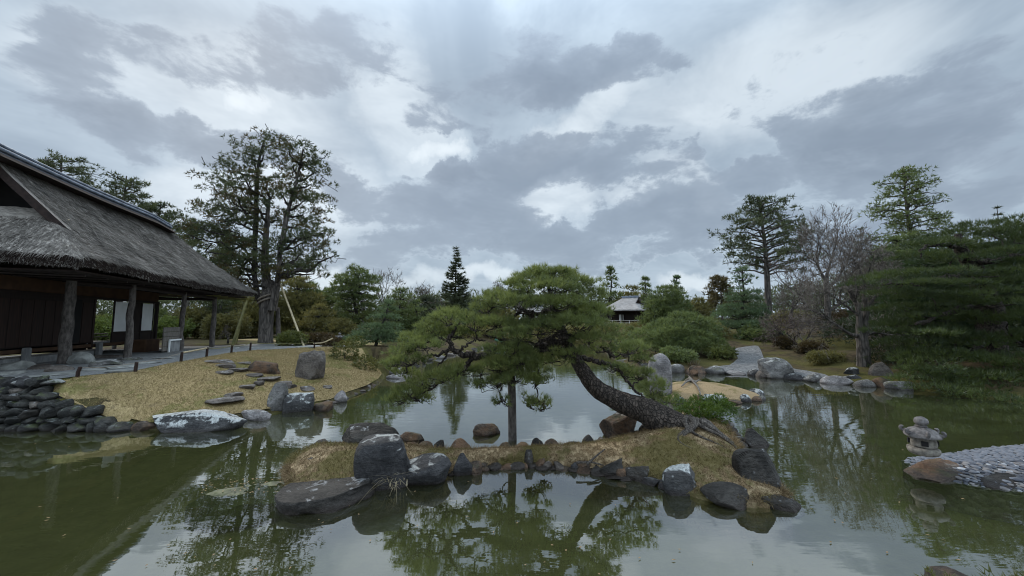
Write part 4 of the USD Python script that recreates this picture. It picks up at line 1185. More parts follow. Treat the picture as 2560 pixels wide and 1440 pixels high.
def pine(label, px, top, hw, d, mat, seed, shape='dome', base=None, low=0.25, levels=6, density=1.0, per=5, lean=0.0, pad=(0.46, 0.17), bark='bark_dark', name='pine_tree', cat='pine tree', group=None, tr=None, up=0.5, size=None, sq=0.85, n=4):
    """A clipped or layered pine: a trunk, limbs, and flat cushions of needles in tiers."""
    rg = np.random.default_rng(seed)
    p = root_of(px + (base or 0), 860, d)
    zt = at_y(px, top, d)[2]
    R = hw / F * d
    h = zt - p[2]
    topx = at_y(px, top, d)[0]
    tr = tr or max(0.10, 0.028 * h)
    t = np.linspace(0, 1, 9)
    spine = np.c_[p[0] + (topx - p[0]) * t + np.sin(t * 7 + seed) * 0.03 * h * t * (1 - t) * 4, p[1] + np.cos(t * 6 + seed) * 0.03 * h * t * (1 - t) * 4, p[2] - 0.15 + (h * 0.97 + 0.15) * t]
    trunk = tube(spline(spine, 18), np.linspace(tr * 1.15, tr * 0.2, 18), 8, wob=0.04, seed=seed)
    pads, limbs = [], []
    for k in range(levels):
        f = low + (1 - low) * (k + 0.5 * rg.random()) / max(levels - 0.6, 1)
        f = min(f, 0.985)
        g = (f - low) / (1 - low)
        if shape == 'dome':
            rr = R * math.sqrt(max(1 - (g * 0.96) ** 2.2, 0.04))
        elif shape == 'cone':
            rr = R * (1.02 - 0.82 * g)
        elif shape == 'umbrella':
            rr = R * (0.65 + 0.5 * g) * math.sqrt(max(1.02 - g ** 5, 0.1))
        else:
            rr = R * (1 - 0.35 * g)
        c0 = np.array([np.interp(f, t, spine[:, i]) for i in range(3)])
        m = max(2, int(per * (0.5 + 0.7 * rr / R)))
        a0 = rg.uniform(0, 6.28)
        for j in range(m):
            a = a0 + 6.283 * j / m + rg.normal() * 0.25
            pr = max(pad[0] * rr * rg.uniform(0.8, 1.2), 0.12 * R)
            q = max(rr - pr, 0.05) * rg.uniform(0.8, 1.05)
            c = c0 + np.array([math.cos(a) * q, math.sin(a) * q * 0.85, rg.normal() * 0.02 * h])
            r3 = (pr, pr * sq, max(pad[1] * rr * 0.9, 0.07 * R) * rg.uniform(0.8, 1.2))
            pads.append((c, r3, rg.uniform(-0.5, 0.5)))
            limbs.append(limb(c0 - (0, 0, 0.06 * h * rg.random()), c - (0, 0, r3[2] * 0.4), tr * 0.35, tr * 0.1, rg))
        if k == levels - 1:
            pads.append((c0 + (0, 0, 0.0), (rr * 0.6, rr * 0.55, max(pad[1] * R * 0.6, .1)), 0))
    T = Thing(name, label, cat, p, group)
    T.part('trunk', trunk, M[bark], smooth=50)
    T.part('limbs', join(limbs), M[bark], kind='stuff')
    T.part('crown', foliage(pads, d, rg, density, n=n, up=up, size=size), M[mat], kind=None)
    return T


def fir(label, px, top, hw, d, mat, seed, low=0.12, whorls=22, per=7, bark='bark_dark', density=1.0, name='fir_tree', cat='fir tree', droop=0.12, rise=0.25, thin=1.0, power=1.0):
    """A conifer with regular whorls of branches carrying needles on both sides."""
    rg = np.random.default_rng(seed)
    p = root_of(px, 860, d)
    zt = at_y(px, top, d)[2]
    p[0] = at_y(px, top, d)[0]
    p[2] = gz(p[0], d)
    h, R = zt - p[2], hw / F * d
    L, Wd = leaf_size(d)
    tr = max(0.10, 0.014 * h)
    trunk = tube([p - (0, 0, .2), p + (0, 0, h * .5), p + (0, 0, h * 0.985)], [tr * 1.2, tr * .7, tr * 0.12], 8)
    limbs, leaf = [], []
    for k in range(whorls):
        g = k / (whorls - 1)
        z = p[2] + h * (low + (0.985 - low) * g)
        rr = R * ((1 - g) ** power * 0.97 + 0.03)
        m = max(4, int(per * (0.6 + 0.4 * (1 - g))))
        for j in range(m):
            a = rg.uniform(0, 6.283)
            r = rr * rg.uniform(0.72, 1.12)
            t = np.linspace(0, 1, 6)
            q = np.c_[p[0] + math.cos(a) * r * t, p[1] + math.sin(a) * r * t, z - droop * r * np.sin(np.pi * t * 0.8) + rise * r * t ** 2]
            limbs.append(tube(q, np.linspace(tr * 0.22 * (1 - g * .6), 0.012, 6), 4, cap=False))
            m2 = int(max(5, 1.15 * thin * density * r / L * 5))
            s = rg.random(m2) ** 0.75
            c = np.c_[np.interp(s, t, q[:, 0]), np.interp(s, t, q[:, 1]), np.interp(s, t, q[:, 2])]
            ax = np.array([math.cos(a), math.sin(a), 0.15])
            side = np.cross(ax, [0, 0, 1]) * np.where(rg.random(m2) < .5, -1, 1)[:, None]
            spread = (0.16 * r * (1 - s * 0.75) * rg.random(m2))[:, None]
            leaf.append(blades(c + side * spread, ax * 0.8 + side * 0.9 + (0, 0, .15), 3, L * 1.1, Wd, 0.35, rg))
    T = Thing(name, label, cat, p)
    T.part('trunk', trunk, M[bark], smooth=50)
    T.part('limbs', join(limbs), M[bark], kind='stuff')
    T.part('crown', join(leaf), M[mat])
    return T


def open_conifer(label, px, top, hw, d, mat, seed, low=0.3, branches=40, density=1.0, bark='bark_grey', name='conifer_tree', cat='conifer', lean=0.0, prof=None, clump=0.11, tr=None):
    """An old conifer with bare limbs and separate small sprays, sky showing between them."""
    rg = np.random.default_rng(seed)
    tp = at_y(px, top, d)
    p = np.array([tp[0] + lean, d, gz(tp[0] + lean, d)])
    h, R = tp[2] - p[2], hw / F * d
    tr = tr or max(0.12, 0.020 * h)
    t9 = np.linspace(0, 1, 7)
    spine = np.c_[p[0] - lean * t9 + 0.012 * h * np.sin(t9 * 5 + seed), p[1] + 0 * t9, p[2] - .2 + (h + .2) * t9]
    trunk = tube(spline(spine, 16), np.linspace(tr * 1.1, tr * 0.15, 16), 8)
    pads, limbs = [], []
    for k in range(branches):
        f = low + (0.97 - low) * (k + rg.random()) / branches
        g = (f - low) / (1 - low)
        rr = R * (np.interp(g, *prof) if prof else (1.0 - 0.75 * g))
        a = k * 2.399 + rg.normal() * 0.3
        r = rr * rg.uniform(0.65, 1.1)
        c0 = np.array([np.interp(f, t9, spine[:, i]) for i in range(3)])
        t = np.linspace(0, 1, 7)
        q = np.c_[c0[0] + math.cos(a) * r * t, c0[1] + math.sin(a) * r * t, c0[2] + r * (0.42 * t - 0.28 * t ** 2)]
        q[1:] += rg.normal(size=(6, 3)) * 0.025 * r
        limbs.append(tube(q, np.linspace(tr * 0.26, 0.018, 7), 4, cap=False))
        m = max(3, int(7 * r / R))
        for j in range(m):
            s = rg.uniform(0.35, 1.0)
            e = np.array([np.interp(s, t, q[:, i]) for i in range(3)])
            off = rg.normal(size=3) * np.array([.13, .13, .06]) * r
            c = e + off + (0, 0, 0.03 * r)
            pr = clump * R * rg.uniform(0.6, 1.3)
            pads.append((c, (pr, pr, pr * 0.42), 0))
            limbs.append(tube([e, c], [0.022, 0.012], 3, cap=False))
    T = Thing(name, label, cat, p)
    T.part('trunk', trunk, M[bark], smooth=50)
    T.part('limbs', join(limbs), M[bark], kind='stuff')
    T.part('crown', foliage(pads, d, rg, 0.55 * density, n=4, spread=0.7, up=0.35, low=-0.8), M[mat])
    return T


def bare(label,  px, base_y, top, hw, d, mat, seed, name='bare_tree', cat='bare tree', depth=5, tr=None, trunk_f=0.25, stems=1, spread=0.55, twig=1.0, droop=0.0, lift=0.35, group=None, stem_px=None):
    """A leafless tree: forking limbs down to fine twigs."""
    rg = np.random.default_rng(seed)
    p = root_of(px, base_y, d)
    tp = at_y(px, top, d)
    h, R = tp[2] - p[2], hw / F * d
    tr = tr or 0.02 * h
    thick, fine = [], []
    tw = max(0.007, 0.0011 * d) * twig
    nodes = []
    for s in range(0 if stem_px else stems):
        a = rg.uniform(0, 6.28)
        tip = p + np.array([math.cos(a) * R * .12 * (stems > 1), math.sin(a) * R * .12 * (stems > 1), h * trunk_f])
        m = (p + tip) / 2 + rg.normal(size=3) * 0.02 * h
        thick.append(tube(spline([p - (0, 0, .15), m, tip], 8), np.linspace(tr * 1.25, tr * 0.8, 8) / math.sqrt(stems), 8, cap=False, wob=.05, seed=seed))
        nodes.append((tip, unit(tip - p), tr * 0.8 / math.sqrt(stems)))
    for line in stem_px or []:
        m, s = px_tube([(a, b, r * d / F) for a, b, r in line], d, None, 8, 0.05, seed)
        thick.append(m)
        for q in (0.75, 1.0):
            k = min(int(q * len(s)), len(s) - 1)
            nodes.append((s[k, :3], unit(s[k, :3] - s[k - 2, :3]), s[k, 3]))
    Lr = np.array([R, R, h * (1 - trunk_f)])
    mid = p + np.array([0, 0, h * trunk_f])
    for lev in range(depth):
        nxt = []
        k = [4, 4, 4, 3, 3, 3][lev]
        for b, dirn, r in nodes:
            for j in range(k):
                dd = unit(dirn + spread * (1.0 if lev else 1.3) * rg.normal(size=3) + np.array([0, 0, lift * (0.6 if lev < 3 else 0.1)]) - np.array([0, 0, droop * lev * 0.2]))
                L = np.linalg.norm(dd * Lr) * [0.42, 0.30, 0.22, 0.16, 0.11, 0.08][lev] * rg.uniform(0.65, 1.3)
                s = 0 if lev == 0 else -rg.random() * 0.55 * L * 1.2
                st = b + dirn * s
                e = st + dd * L
                if lev < 3:
                    mm = (st + e) / 2 + rg.normal(size=3) * 0.07 * L
                    thick.append(tube([st, mm, e], [r * 0.62, r * 0.5, r * 0.36], 5 if lev < 2 else 4, cap=False))
                    nxt.append((e, unit(e - mm), r * 0.36))
                else:
                    fine.append((st, e, max(r * 0.5, tw)))
                    nxt.append((e, dd, r * 0.5))
        nodes = nxt
    st = np.array([f[0] for f in fine])
    en = np.array([f[1] for f in fine])
    w = np.array([f[2] for f in fine])[:, None]
    sd = unit(np.cross(en - st, rg.normal(size=st.shape))) * w * 0.5
    v = np.stack([st - sd, st + sd, en], 1).reshape(-1, 3)
    T = Thing(name, label, cat, p, group)
    T.part('trunk', join(thick), M[mat], smooth=50)
    T.part('twigs', (v, np.arange(len(v)).reshape(-1, 3)), M['twig_red' if mat == 'bark_dark' else 'twig'], kind='stuff')
    return T


def shrub(label, px, py, w, h, d, mat, seed, name='shrub', cat='shrub', density=1.0, lumps=1, size=None, sq=0.9, group=None, rough=0.28, spread=0.8):
    """A clipped or loose bush: px, py is the pixel at the middle of its foot."""
    rg = np.random.default_rng(seed)
    p = at_y(px, py, d)
    p = np.array([p[0], d, gz(p[0], d)])
    W2, H2 = w / F * d / 2, h / F * d
    pads = []
    if lumps == 1:
        pads.append((p + (0, 0, H2 * 0.3), (W2, W2 * sq, H2 * 0.7), 0))
    else:
        for i in range(lumps):
            a = rg.uniform(0, 6.28)
            q = rg.uniform(0.2, 0.62)
            k = rg.uniform(0.45, 0.7)
            pads.append((p + (math.cos(a) * W2 * q, math.sin(a) * W2 * q * sq, H2 * (0.25 + 0.45 * rg.random() * (1 - q))), (W2 * k, W2 * k * sq, H2 * 0.36), rg.uniform(-.5, .5)))
    T = Thing(name, label, cat, p, group)
    core = []
    stems = [tube([p - (0, 0, .05), np.array(c)], [0.03 + 0.02 * W2, 0.015], 5) for c, r, _ in pads]
    T.part('stems', join(stems), M['bark_dark'], kind='stuff')
    L, Wd = size or leaf_size(d)
    T.part('foliage', foliage(pads, d, rg, density * 1.3, n=4, spread=spread, up=0.25, low=-0.75, size=(L * 0.8, Wd * 1.25), rough=rough), M[mat])
    return T


def wood(label, name, pts, mat, seed, d_jit=2.0, density=0.8, rx=1.6, rz=1.1):
    """A far thicket that reads as one mass: crowns px, top y, depth."""
    rg = np.random.default_rng(seed)
    pads, trunks = [], []
    for px, top, d in pts:
        tp = at_y(px, top, d)
        g0 = gz(tp[0], d)
        h = tp[2] - g0
        for k in range(6):
            f = 1 - 0.15 * k
            r = rx * rg.uniform(0.7, 1.2)
            pads.append((np.array([tp[0] + rg.normal() * rx * 0.7 * (k > 0), d + rg.normal() * d_jit, g0 + h * f - rz * (0.9 if k == 0 else 0.6)]), (r, r, rz * rg.uniform(0.8, 1.2)), 0))
        trunks.append(tube([(tp[0], d, g0 - .2), (tp[0], d, g0 + h * .8)], [0.2, 0.08], 5))
    T = Thing(name, label, None, (0, 0, 0), None, 'stuff')
    T.part('trunks', join(trunks), M['bark_dark'])
    T.part('leaves', foliage(pads, float(np.mean([q[2] for q in pts])), rg, density, n=4, spread=0.9, up=0.2, low=-0.6, rough=0.5), M[mat])


def px_pads(items, d, rg, flat=0.5, jit=0.6):
    out = []
    for it in items:
        x, y, rx, ry = it[:4]
        dd = d + (it[4] if len(it) > 4 else rg.normal() * jit)
        c = at_y(x, y, dd)
        k = dd / F
        out.append((c, (rx * k, rx * k * rg.uniform(0.75, 1.0), ry * k), rg.uniform(-0.4, 0.4)))
    return out


def px_tube(pts, d, n=None, sides=7, wob=0.04, seed=0, wig=0.0):
    """A limb through (px, py, radius[, depth offset]) points."""
    rows = []
    rg = np.random.default_rng(seed)
    for q in pts:
        p = at_y(q[0], q[1], d + (q[3] if len(q) > 3 else 0.0))
        rows.append([*p, q[2]])
    s = spline(np.array(rows), n or 5 * len(rows))
    if wig:
        s[1:-1, :3] += rg.normal(size=(len(s) - 2, 3)) * wig
    return tube(s[:, :3], np.maximum(s[:, 3], 0.004), sides, wob=wob, seed=seed), s


# ---------------------------------------------------------------- the leaning pine of the island
D0 = 8.5
rg = np.random.default_rng(101)
LP = Thing('leaning_pine', 'old leaning black pine with a propped spreading crown growing on the island', 'pine tree', (3.4, 8.0, 0.5))
trunk_px = [(1752, 1122, .22, -.8), (1705, 1082, .33, -.6), (1655, 1052, .31, -.4), (1605, 1024, .265, -.2), (1540, 1000, .215), (1487, 966, .185), (1456, 925, .155), (1434, 888, .13), (1415, 852, .11), (1400, 812, .09), (1385, 772, .07), (1375, 735, .05), (1370, 702, .025)]
tm, tsp = px_tube(trunk_px, D0, 60, 14, 0.035, 3)
LP.part('trunk', tm, M['bark_pine'], smooth=60)
limb_px = [
    [(1412, 850, .10), (1380, 862, .10), (1320, 866, .095), (1275, 862, .09), (1240, 874, .085), (1205, 889, .075), (1175, 888, .07), (1142, 879, .062), (1128, 868, .055), (1125, 848, .05), (1132, 832, .04), (1150, 805, .022)],
    [(1178, 888, .05), (1170, 914, .045), (1150, 934, .038), (1120, 944, .03), (1088, 966, .022), (1040, 995, .01)],
    [(1128, 870, .035), (1095, 887, .03), (1062, 893, .022), (1030, 912, .012)],
    [(1122, 872, .025), (1106, 904, .02), (1088, 926, .012)],
    [(1118, 850, .03), (1090, 848, .024), (1055, 862, .016), (1020, 884, .008)],
    [(1400, 806, .07), (1372, 796, .06), (1340, 802, .05), (1312, 800, .035), (1270, 815, .02)],
    [(1388, 775, .06), (1345, 782, .045), (1310, 776, .04), (1282, 790, .03), (1258, 806, .022), (1215, 830, .012)],
    [(1275, 862, .05), (1262, 848, .04), (1232, 842, .03), (1208, 838, .016)],
    [(1448, 893, .06), (1482, 902, .055), (1512, 908, .045), (1545, 918, .036), (1560, 944, .034), (1580, 968, .03), (1602, 988, .022), (1630, 1008, .012)],
    [(1500, 866, .03, .3), (1518, 878, .028, .2), (1530, 891, .024, .1), (1555, 886, .014)],
    [(1420, 850, .05), (1450, 838, .045), (1480, 815, .035), (1505, 790, .016)],
    [(1392, 790, .05), (1430, 770, .04), (1460, 760, .03), (1490, 770, .012)],
    [(1375, 740, .035), (1420, 728, .028), (1450, 735, .012)],
    [(1378, 750, .035), (1330, 745, .028), (1280, 752, .018), (1230, 770, .01)],
    [(1380, 862, .06), (1350, 880, .05), (1320, 905, .04), (1290, 925, .028), (1260, 950, .015)],
    [(1320, 905, .035), (1345, 930, .028), (1340, 965, .02), (1348, 1000, .01), (1360, 1018, .007)],
    [(1270, 945, .028), (1246, 940, .022), (1220, 955, .018), (1190, 965, .010)],
    [(1262, 950, .022), (1248, 980, .017), (1262, 1003, .012), (1280, 1010, .008)],
    [(1430, 838, .055, -.25), (1400, 852, .05, -.3), (1370, 850, .045, -.3), (1340, 866, .04, -.3), (1322, 876, .02, -.3)],
    [(1420, 845, .05, -.4), (1385, 842, .04, -.45), (1350, 856, .035, -.45), (1318, 858, .016, -.4)],
    [(1410, 868, .04, -.3), (1370, 876, .035, -.35), (1335, 872, .02, -.3)],
    [(1150, 880, .03, -.2), (1165, 862, .026, -.3), (1190, 850, .02, -.3), (1215, 852, .012, -.3)],
]
skel = [tsp]
for i, l in enumerate(limb_px):
    m, s = px_tube(l, D0, None, 7, 0.06, 20 + i, 0.02)
    LP.part('limb', m, M['bark_pine'], smooth=60)
    skel.append(s)
pads_px = [(1370, 688, 62, 20, .2), (1318, 712, 56, 22, 0), (1428, 708, 62, 22, .2), (1370, 722, 76, 24, -.4), (1478, 742, 46, 22, .3), (1252, 748, 56, 22, 0), (1300, 760, 66, 24, -.5), (1212, 774, 38, 20, .2), (1390, 760, 66, 24, -.6), (1455, 778, 56, 24, -.1), (1498, 785, 38, 24, .4), (1512, 822, 34, 24, .5), (1340, 690, 40, 16, .5), (1410, 690, 40, 16, .5),
           (1130, 795, 54, 22, 0), (1188, 808, 46, 22, -.4), (1240, 812, 46, 20, -.4), (1082, 822, 46, 18, .1), (1042, 846, 42, 18, 0), (1010, 876, 36, 18, .1), (985, 908, 30, 20, .1), (1060, 866, 38, 18, -.4), (1100, 846, 42, 18, .6), (1026, 902, 38, 18, -.3), (1150, 836, 40, 16, .4), (1005, 930, 30, 14, .4),
           (1022, 980, 42, 18, 0), (1070, 952, 46, 18, 0), (1112, 940, 38, 16, -.2), (1046, 996, 40, 12, .2), (1150, 926, 42, 13, .2), (1202, 926, 36, 11, .3), (1000, 1000, 26, 12, .1),
           (1272, 876, 56, 24, -.5), (1300, 906, 64, 24, -.4), (1250, 914, 46, 20, -.3), (1330, 926, 46, 18, -.3), (1380, 900, 46, 18, -.2), (1288, 948, 56, 17, -.4), (1240, 956, 36, 14, -.1), (1342, 956, 36, 12, -.3), (1200, 962, 34, 10, 0),
           (1340, 818, 58, 20, -.6), (1400, 812, 66, 24, -.7), (1452, 808, 56, 24, -.5), (1474, 850, 46, 22, -.3), (1424, 884, 46, 14, -.4), (1500, 872, 32, 18, .2), (1530, 850, 24, 18, .4), (1290, 838, 50, 18, -.5),
           (1350, 1000, 42, 11, -.3), (1312, 1010, 28, 9, -.3), (1250, 1002, 22, 9, -.3), (1364, 1018, 26, 9, -.2),
           (1582, 872, 34, 18, .3), (1545, 918, 34, 9, .1), (1602, 936, 36, 12, .4), (1636, 968, 34, 18, .3), (1652, 998, 32, 16, .2), (1566, 936, 26, 9, .2), (1600, 900, 24, 10, .3)]
sk = np.vstack([s[:, :3] for s in skel])
tufts, twigs = [], []
for (c, r, rot), src in zip(px_pads(pads_px, D0, rg), pads_px):
    area = r[0] * r[1] * 3.2 + 3 * (r[0] + r[1]) * r[2]
    sparse = src[1] > 990 and 1220 < src[0] < 1400
    k = int(area * (100 if sparse else 285))
    p, nr = pad_points(c, (r[0] * 1.04, r[1] * 1.04, r[2] * .82), k, rg, -0.3, rot, 0.45, seed=int(rg.integers(999)), inner=0.5)
    m_ = 7                                          # tufts sit in clusters at the shoot ends
    cl = p[: max(6, k // m_)]
    p = np.repeat(cl, m_, 0) + rg.normal(size=(len(cl) * m_, 3)) * np.array([.055, .055, .028])
    nr = np.repeat(nr[: len(cl)], m_, 0)
    tufts.append(blades(p, nr * 0.8 + np.array([0, 0, .75]) + 0.35 * rg.normal(size=p.shape), 13, 0.115, 0.0068, 0.36, rg))
    # twigs fan from the nearest limb to the tufts
    near = sk[np.argmin(((sk - c) ** 2).sum(1))]
    hub = c * 0.75 + near * 0.25 - (0, 0, r[2] * 0.5)
    twigs.append(limb(near, hub, 0.022, 0.014, rg, 0.05, 5, 5, 0.09))
    for q in p[rg.integers(len(p), size=14 if not sparse else 22)]:
        twigs.append(limb(hub, q - (0, 0, 0.03), 0.011, 0.004, rg, 0.1, 5, 3, 0.09))
crown = LP.part('crown', join(tufts), M['pine_near'])
LP.part('twigs', join(twigs), M['bark_pine'], parent=crown, kind='stuff')
for i in range(16):
    a = -2.6 + i * 0.27 + rg.normal() * 0.08
    L = rg.uniform(0.45, 1.15)
    b0 = np.array([3.55, 7.78])
    pts = []
    for t in np.linspace(0, 1, 7):
        ang = a + 0.5 * math.sin(3 * t + i)
        q = b0 + np.array([math.cos(ang), math.sin(ang) * 0.8]) * (0.2 + L * t)
        pts.append((q[0], q[1], island_z(q[None])[0] + 0.14 * (1 - t) ** 2 + 0.0 - 0.035 * t + 0.025 * math.sin(5 * t + i)))
    LP.part('root', tube(spline(pts, 16), np.linspace(0.075, 0.012, 16) * rg.uniform(.5, 1.05), 6, wob=0.12, seed=i), M['root'], smooth=50)
pb = at_y(1282, 1098, 8.75)
single('prop_pole', tube([(pb[0], 8.75, -0.45), (pb[0] - 0.02, 8.72, 1.0), (pb[0] - 0.05, 8.6, 1.75)], [0.095, 0.09, 0.085], 10, wob=.02), M['log'], 'upright log post standing in the water and propping the leaning pine', 'prop post', smooth=50)

# ---------------------------------------------------------------- the giant cedar by the house
DC = 27.0
rg = np.random.default_rng(202)
bb = at_y(665, 858, DC)
CD = Thing('cedar_tree', 'giant old cedar with several stems rising behind the thatched house', 'cedar tree', (bb[0], DC, 1.1))
k = DC / F
m, s0 = px_tube([(664, 880, 20.52 * k), (664, 852, 16.72 * k), (666, 800, 15.20 * k), (668, 762, 15.96 * k), (671, 738, 16.72 * k), (669, 715, 12.92 * k), (665, 690, 9.88 * k), (662, 640, 8.36 * k), (664, 600, 6.84 * k), (668, 550, 5.32 * k), (672, 500, 3.04 * k)], DC, 44, 16, 0.05, 5)
CD.part('trunk', m, M['bark_grey'], smooth=60)
m, s1 = px_tube([(660, 770, 9.12 * k, .3), (645, 738, 6.84 * k, .5), (637, 690, 6.08 * k, .6), (637, 620, 5.32 * k, .6), (640, 540, 6.08 * k, .5), (642, 460, 4.56 * k, .3), (648, 400, 3.04 * k, .2), (660, 350, 1.52 * k)], DC, 40, 10, 0.04, 6)
CD.part('stem', m, M['bark_dark'], smooth=60)
m, s2 = px_tube([(680, 775, 10.64 * k, -.3), (690, 728, 8.36 * k, -.4), (697, 680, 6.08 * k, -.5), (700, 630, 5.32 * k, -.4), (708, 590, 6.08 * k, -.3), (716, 545, 5.32 * k, -.3), (728, 500, 3.80 * k, -.2), (742, 450, 3.04 * k), (752, 400, 2.28 * k), (758, 368, 1.14 * k)], DC, 44, 10, 0.04, 7)
CD.part('stem', m, M['bark_grey'], smooth=60)
cpx = [(678, 344), (621, 360), (702, 360), (662, 380), (762, 364), (730, 400), (573, 406), (605, 429), (549, 445), (561, 465), (605, 469), (638, 400), (670, 445), (775, 388), (790, 417), (742, 440), (702, 473), (742, 481), (799, 485), (762, 493), (517, 521), (549, 525), (605, 501), (581, 545), (621, 549), (670, 545), (694, 537), (754, 529), (766, 545), (493, 557), (468, 570), (549, 582), (500, 602), (605, 594), (750, 578), (783, 582), (803, 578), (561, 622), (533, 642), (605, 626), (630, 634), (762, 626), (815, 630), (730, 634), (754, 666), (783, 662), (662, 674), (702, 674), (581, 662), (605, 674), (621, 702), (581, 690), (540, 500), (580, 490), (640, 500), (660, 480), (620, 450), (730, 460), (770, 450), (560, 560), (520, 560), (640, 590), (690, 600), (770, 600), (650, 640), (590, 640), (740, 655), (560, 680), (600, 710)]
pads = px_pads([(x + rg.normal() * 4, y + 10 + rg.normal() * 3, rg.uniform(22, 34), rg.uniform(9, 14)) for x, y in cpx], DC, rg, jit=1.0)
extra = []
for c, r, rot in pads:                              # ragged sprays round every clump
    for _ in range(7):
        o = rg.normal(size=3).clip(-1.3, 1.3) * np.array([1.1, 1.1, 0.6]) * r[0]
        extra.append((c + o, (r[0] * rg.uniform(.25, .5), r[0] * .4, r[2] * rg.uniform(.4, .7)), 0))
sk = np.vstack([s0[14:, :3], s1[4:, :3], s2[4:, :3]])
limbs = []
for c, r, rot in pads:
    tgt = c - (0, 0, 0.8)
    near = sk[np.argmin(((sk - tgt) ** 2).sum(1))]
    limbs.append(limb(near, c, 0.10, 0.03, rg, 0.07, 7, 5, 0.05))
for c, r, rot in extra:
    if rg.random() < 0.5:
        limbs.append(limb(c - rg.normal(size=3) * .5, c, 0.03, 0.015, rg, 0.05, 4, 3, 0.08))
mm, _ = px_tube([(700, 688, .20), (720, 685, .18), (745, 675, .15), (775, 676, .12), (800, 655, .07), (835, 640, .03)], DC - .6, 24, 6, .05, 8)
limbs.append(mm)
CD.part('limbs', join(limbs), M['bark_dark'], kind='stuff')
allp = pads + extra
low_p = [q for q in allp if rg.random() < 0.22 + 0.25 * (q[0][2] < 6)]
ids = set(map(id, low_p))
CD.part('crown', foliage([q for q in allp if id(q) not in ids], DC, rg, 0.85, n=4, spread=0.75, up=0.5, low=-0.6), M['cedar'])
CD.part('dry_sprays', foliage(low_p, DC, rg, 0.85, n=4, spread=0.75, up=0.4, low=-0.6), M['cedar_brown'])
for dz in (0.0, 0.25):
    ring = [at_y(668, 752, DC) + np.array([math.cos(a) * 17 * k * 1.08, math.sin(a) * 17 * k * 1.08, dz + 0.22 * math.cos(a)]) for a in np.linspace(0, 2 * math.pi, 30)]
    CD.part('rope_band', tube(ring, 0.07, 6), M['rope'], smooth=60)
for i, (a, b, da, db, r, m_, lab) in enumerate([((702, 712), (762, 853), -.8, -3.0, .065, 'bamboo', 'pale bamboo pole propping the cedar on its right'), ((618, 752), (580, 862), -1.0, -2.6, .09, 'bamboo_green', 'thick greenish pole propping the cedar on its left'), ((612, 756), (590, 860), -.6, -1.5, .05, 'bamboo_green', 'thinner greenish pole beside the thick one left of the cedar'), ((694, 770), (698, 830), .3, .6, .16, 'log', 'short log prop standing close behind the cedar trunk')]):
    p0, p1 = at_y(*a, DC + da), at_y(*b, DC + db)
    p1[2] = gz(p1[0], p1[1]) - 0.1
    single('prop_pole', tube([p1, (p0 + p1) / 2, p0], [r, r * .95, r * .85], 8), M[m_], lab, 'prop pole', smooth=50)
# ------------------------------------------------------------------ the rest of the planting
# behind the house
open_conifer('open flat-topped conifer peeping over the thatched ridge, leftmost', 160, 388, 95, 36, 'cedar', 301, low=0.45, branches=46, clump=0.13, prof=([0, .5, .8, 1], [.7, 1, .9, .45]))
open_conifer('round-topped conifer over the middle of the thatched ridge', 320, 440, 82, 38, 'cedar', 302, low=0.4, branches=46, clump=0.14, prof=([0, .5, .8, 1], [.7, 1, .85, .4]))
open_conifer('conifer right of the round-topped one, low over the ridge end', 402, 505, 62, 40, 'cedar', 303, low=0.4, branches=36, clump=0.14, prof=([0, .5, .8, 1], [.8, 1, .8, .4]))
open_conifer('sparse conifer between the ridge end and the giant cedar', 485, 545, 55, 38, 'cedar', 304, low=0.35, branches=34, clump=0.14)
open_conifer('dark conifer filling the gap behind the left side of the giant cedar', 565, 575, 70, 36, 'cedar', 305, low=0.2, branches=40, clump=0.16)
for i, (px, py, w, h, d, m_, lab) in enumerate([(255, 862, 110, 75, 30, 'cloudshrub', 'green clipped shrub seen through the open side of the house'), (430, 850, 110, 66, 32, 'cloudshrub', 'bright green cloud-clipped shrub between the far verandah posts'), (350, 850, 120, 90, 36, 'pine_mid', 'dark shrub behind the paper screens'), (490, 855, 100, 95, 35, 'pine_olive', 'olive bush between the two far verandah posts'), (410, 790, 120, 60, 40, 'clipped', 'tall rounded bush behind the bright green cloud-clipped shrub'), (250, 790, 110, 60, 40, 'clipped', 'tall rounded bush behind the house doorway'), (560, 862, 100, 90, 33, 'pine_olive', 'olive bush just right of the last verandah post')]):
    shrub(lab, px, py, w, h, d, m_, 330 + i, lumps=7)
bare('small bare pale sapling between the verandah and the greenish prop', 568, 868, 805, 26, 25.5, 'root', 340, depth=4, trunk_f=0.3, tr=0.06)
pine('dark dome-shaped pine right of the giant cedar trunk', 745, 696, 92, 40, 'pine_olive', 351, low=0.1, levels=7, per=7)
pine('low olive pine behind the bamboo prop', 800, 765, 60, 34, 'pine_olive', 352, low=0.1, levels=5, per=6)
pine('olive pine standing behind the giant cedar trunk', 655, 735, 95, 38, 'pine_olive', 353, low=0.05, levels=7, per=7)
pine('dark pine behind the far corner of the thatched eave', 560, 720, 80, 42, 'pine_mid', 354, low=0.05, levels=7, per=7)
shrub('round glossy bush at the right foot of the giant cedar', 712, 864, 92, 42, 24.5, 'clipped', 360, lumps=6)
shrub('reddish-brown spreading bush right of the bamboo prop', 792, 868, 86, 42, 26, 'russet', 361, lumps=6)
shrub('low red-brown bush near the small far lantern', 832, 876, 52, 30, 23.5, 'russet', 362, lumps=5)
shrub('large rounded azalea on the crest of the lawn', 862, 894, 66, 44, 19.3, 'azalea', 363, lumps=1, rough=0.15)
shrub('smaller rounded azalea nearer the tip of the lawn', 914, 916, 58, 32, 18.0, 'azalea', 364, lumps=1, rough=0.15)
shrub('small clipped green bush behind the rounded azaleas', 888, 880, 44, 26, 22.5, 'clipped', 365, lumps=1)
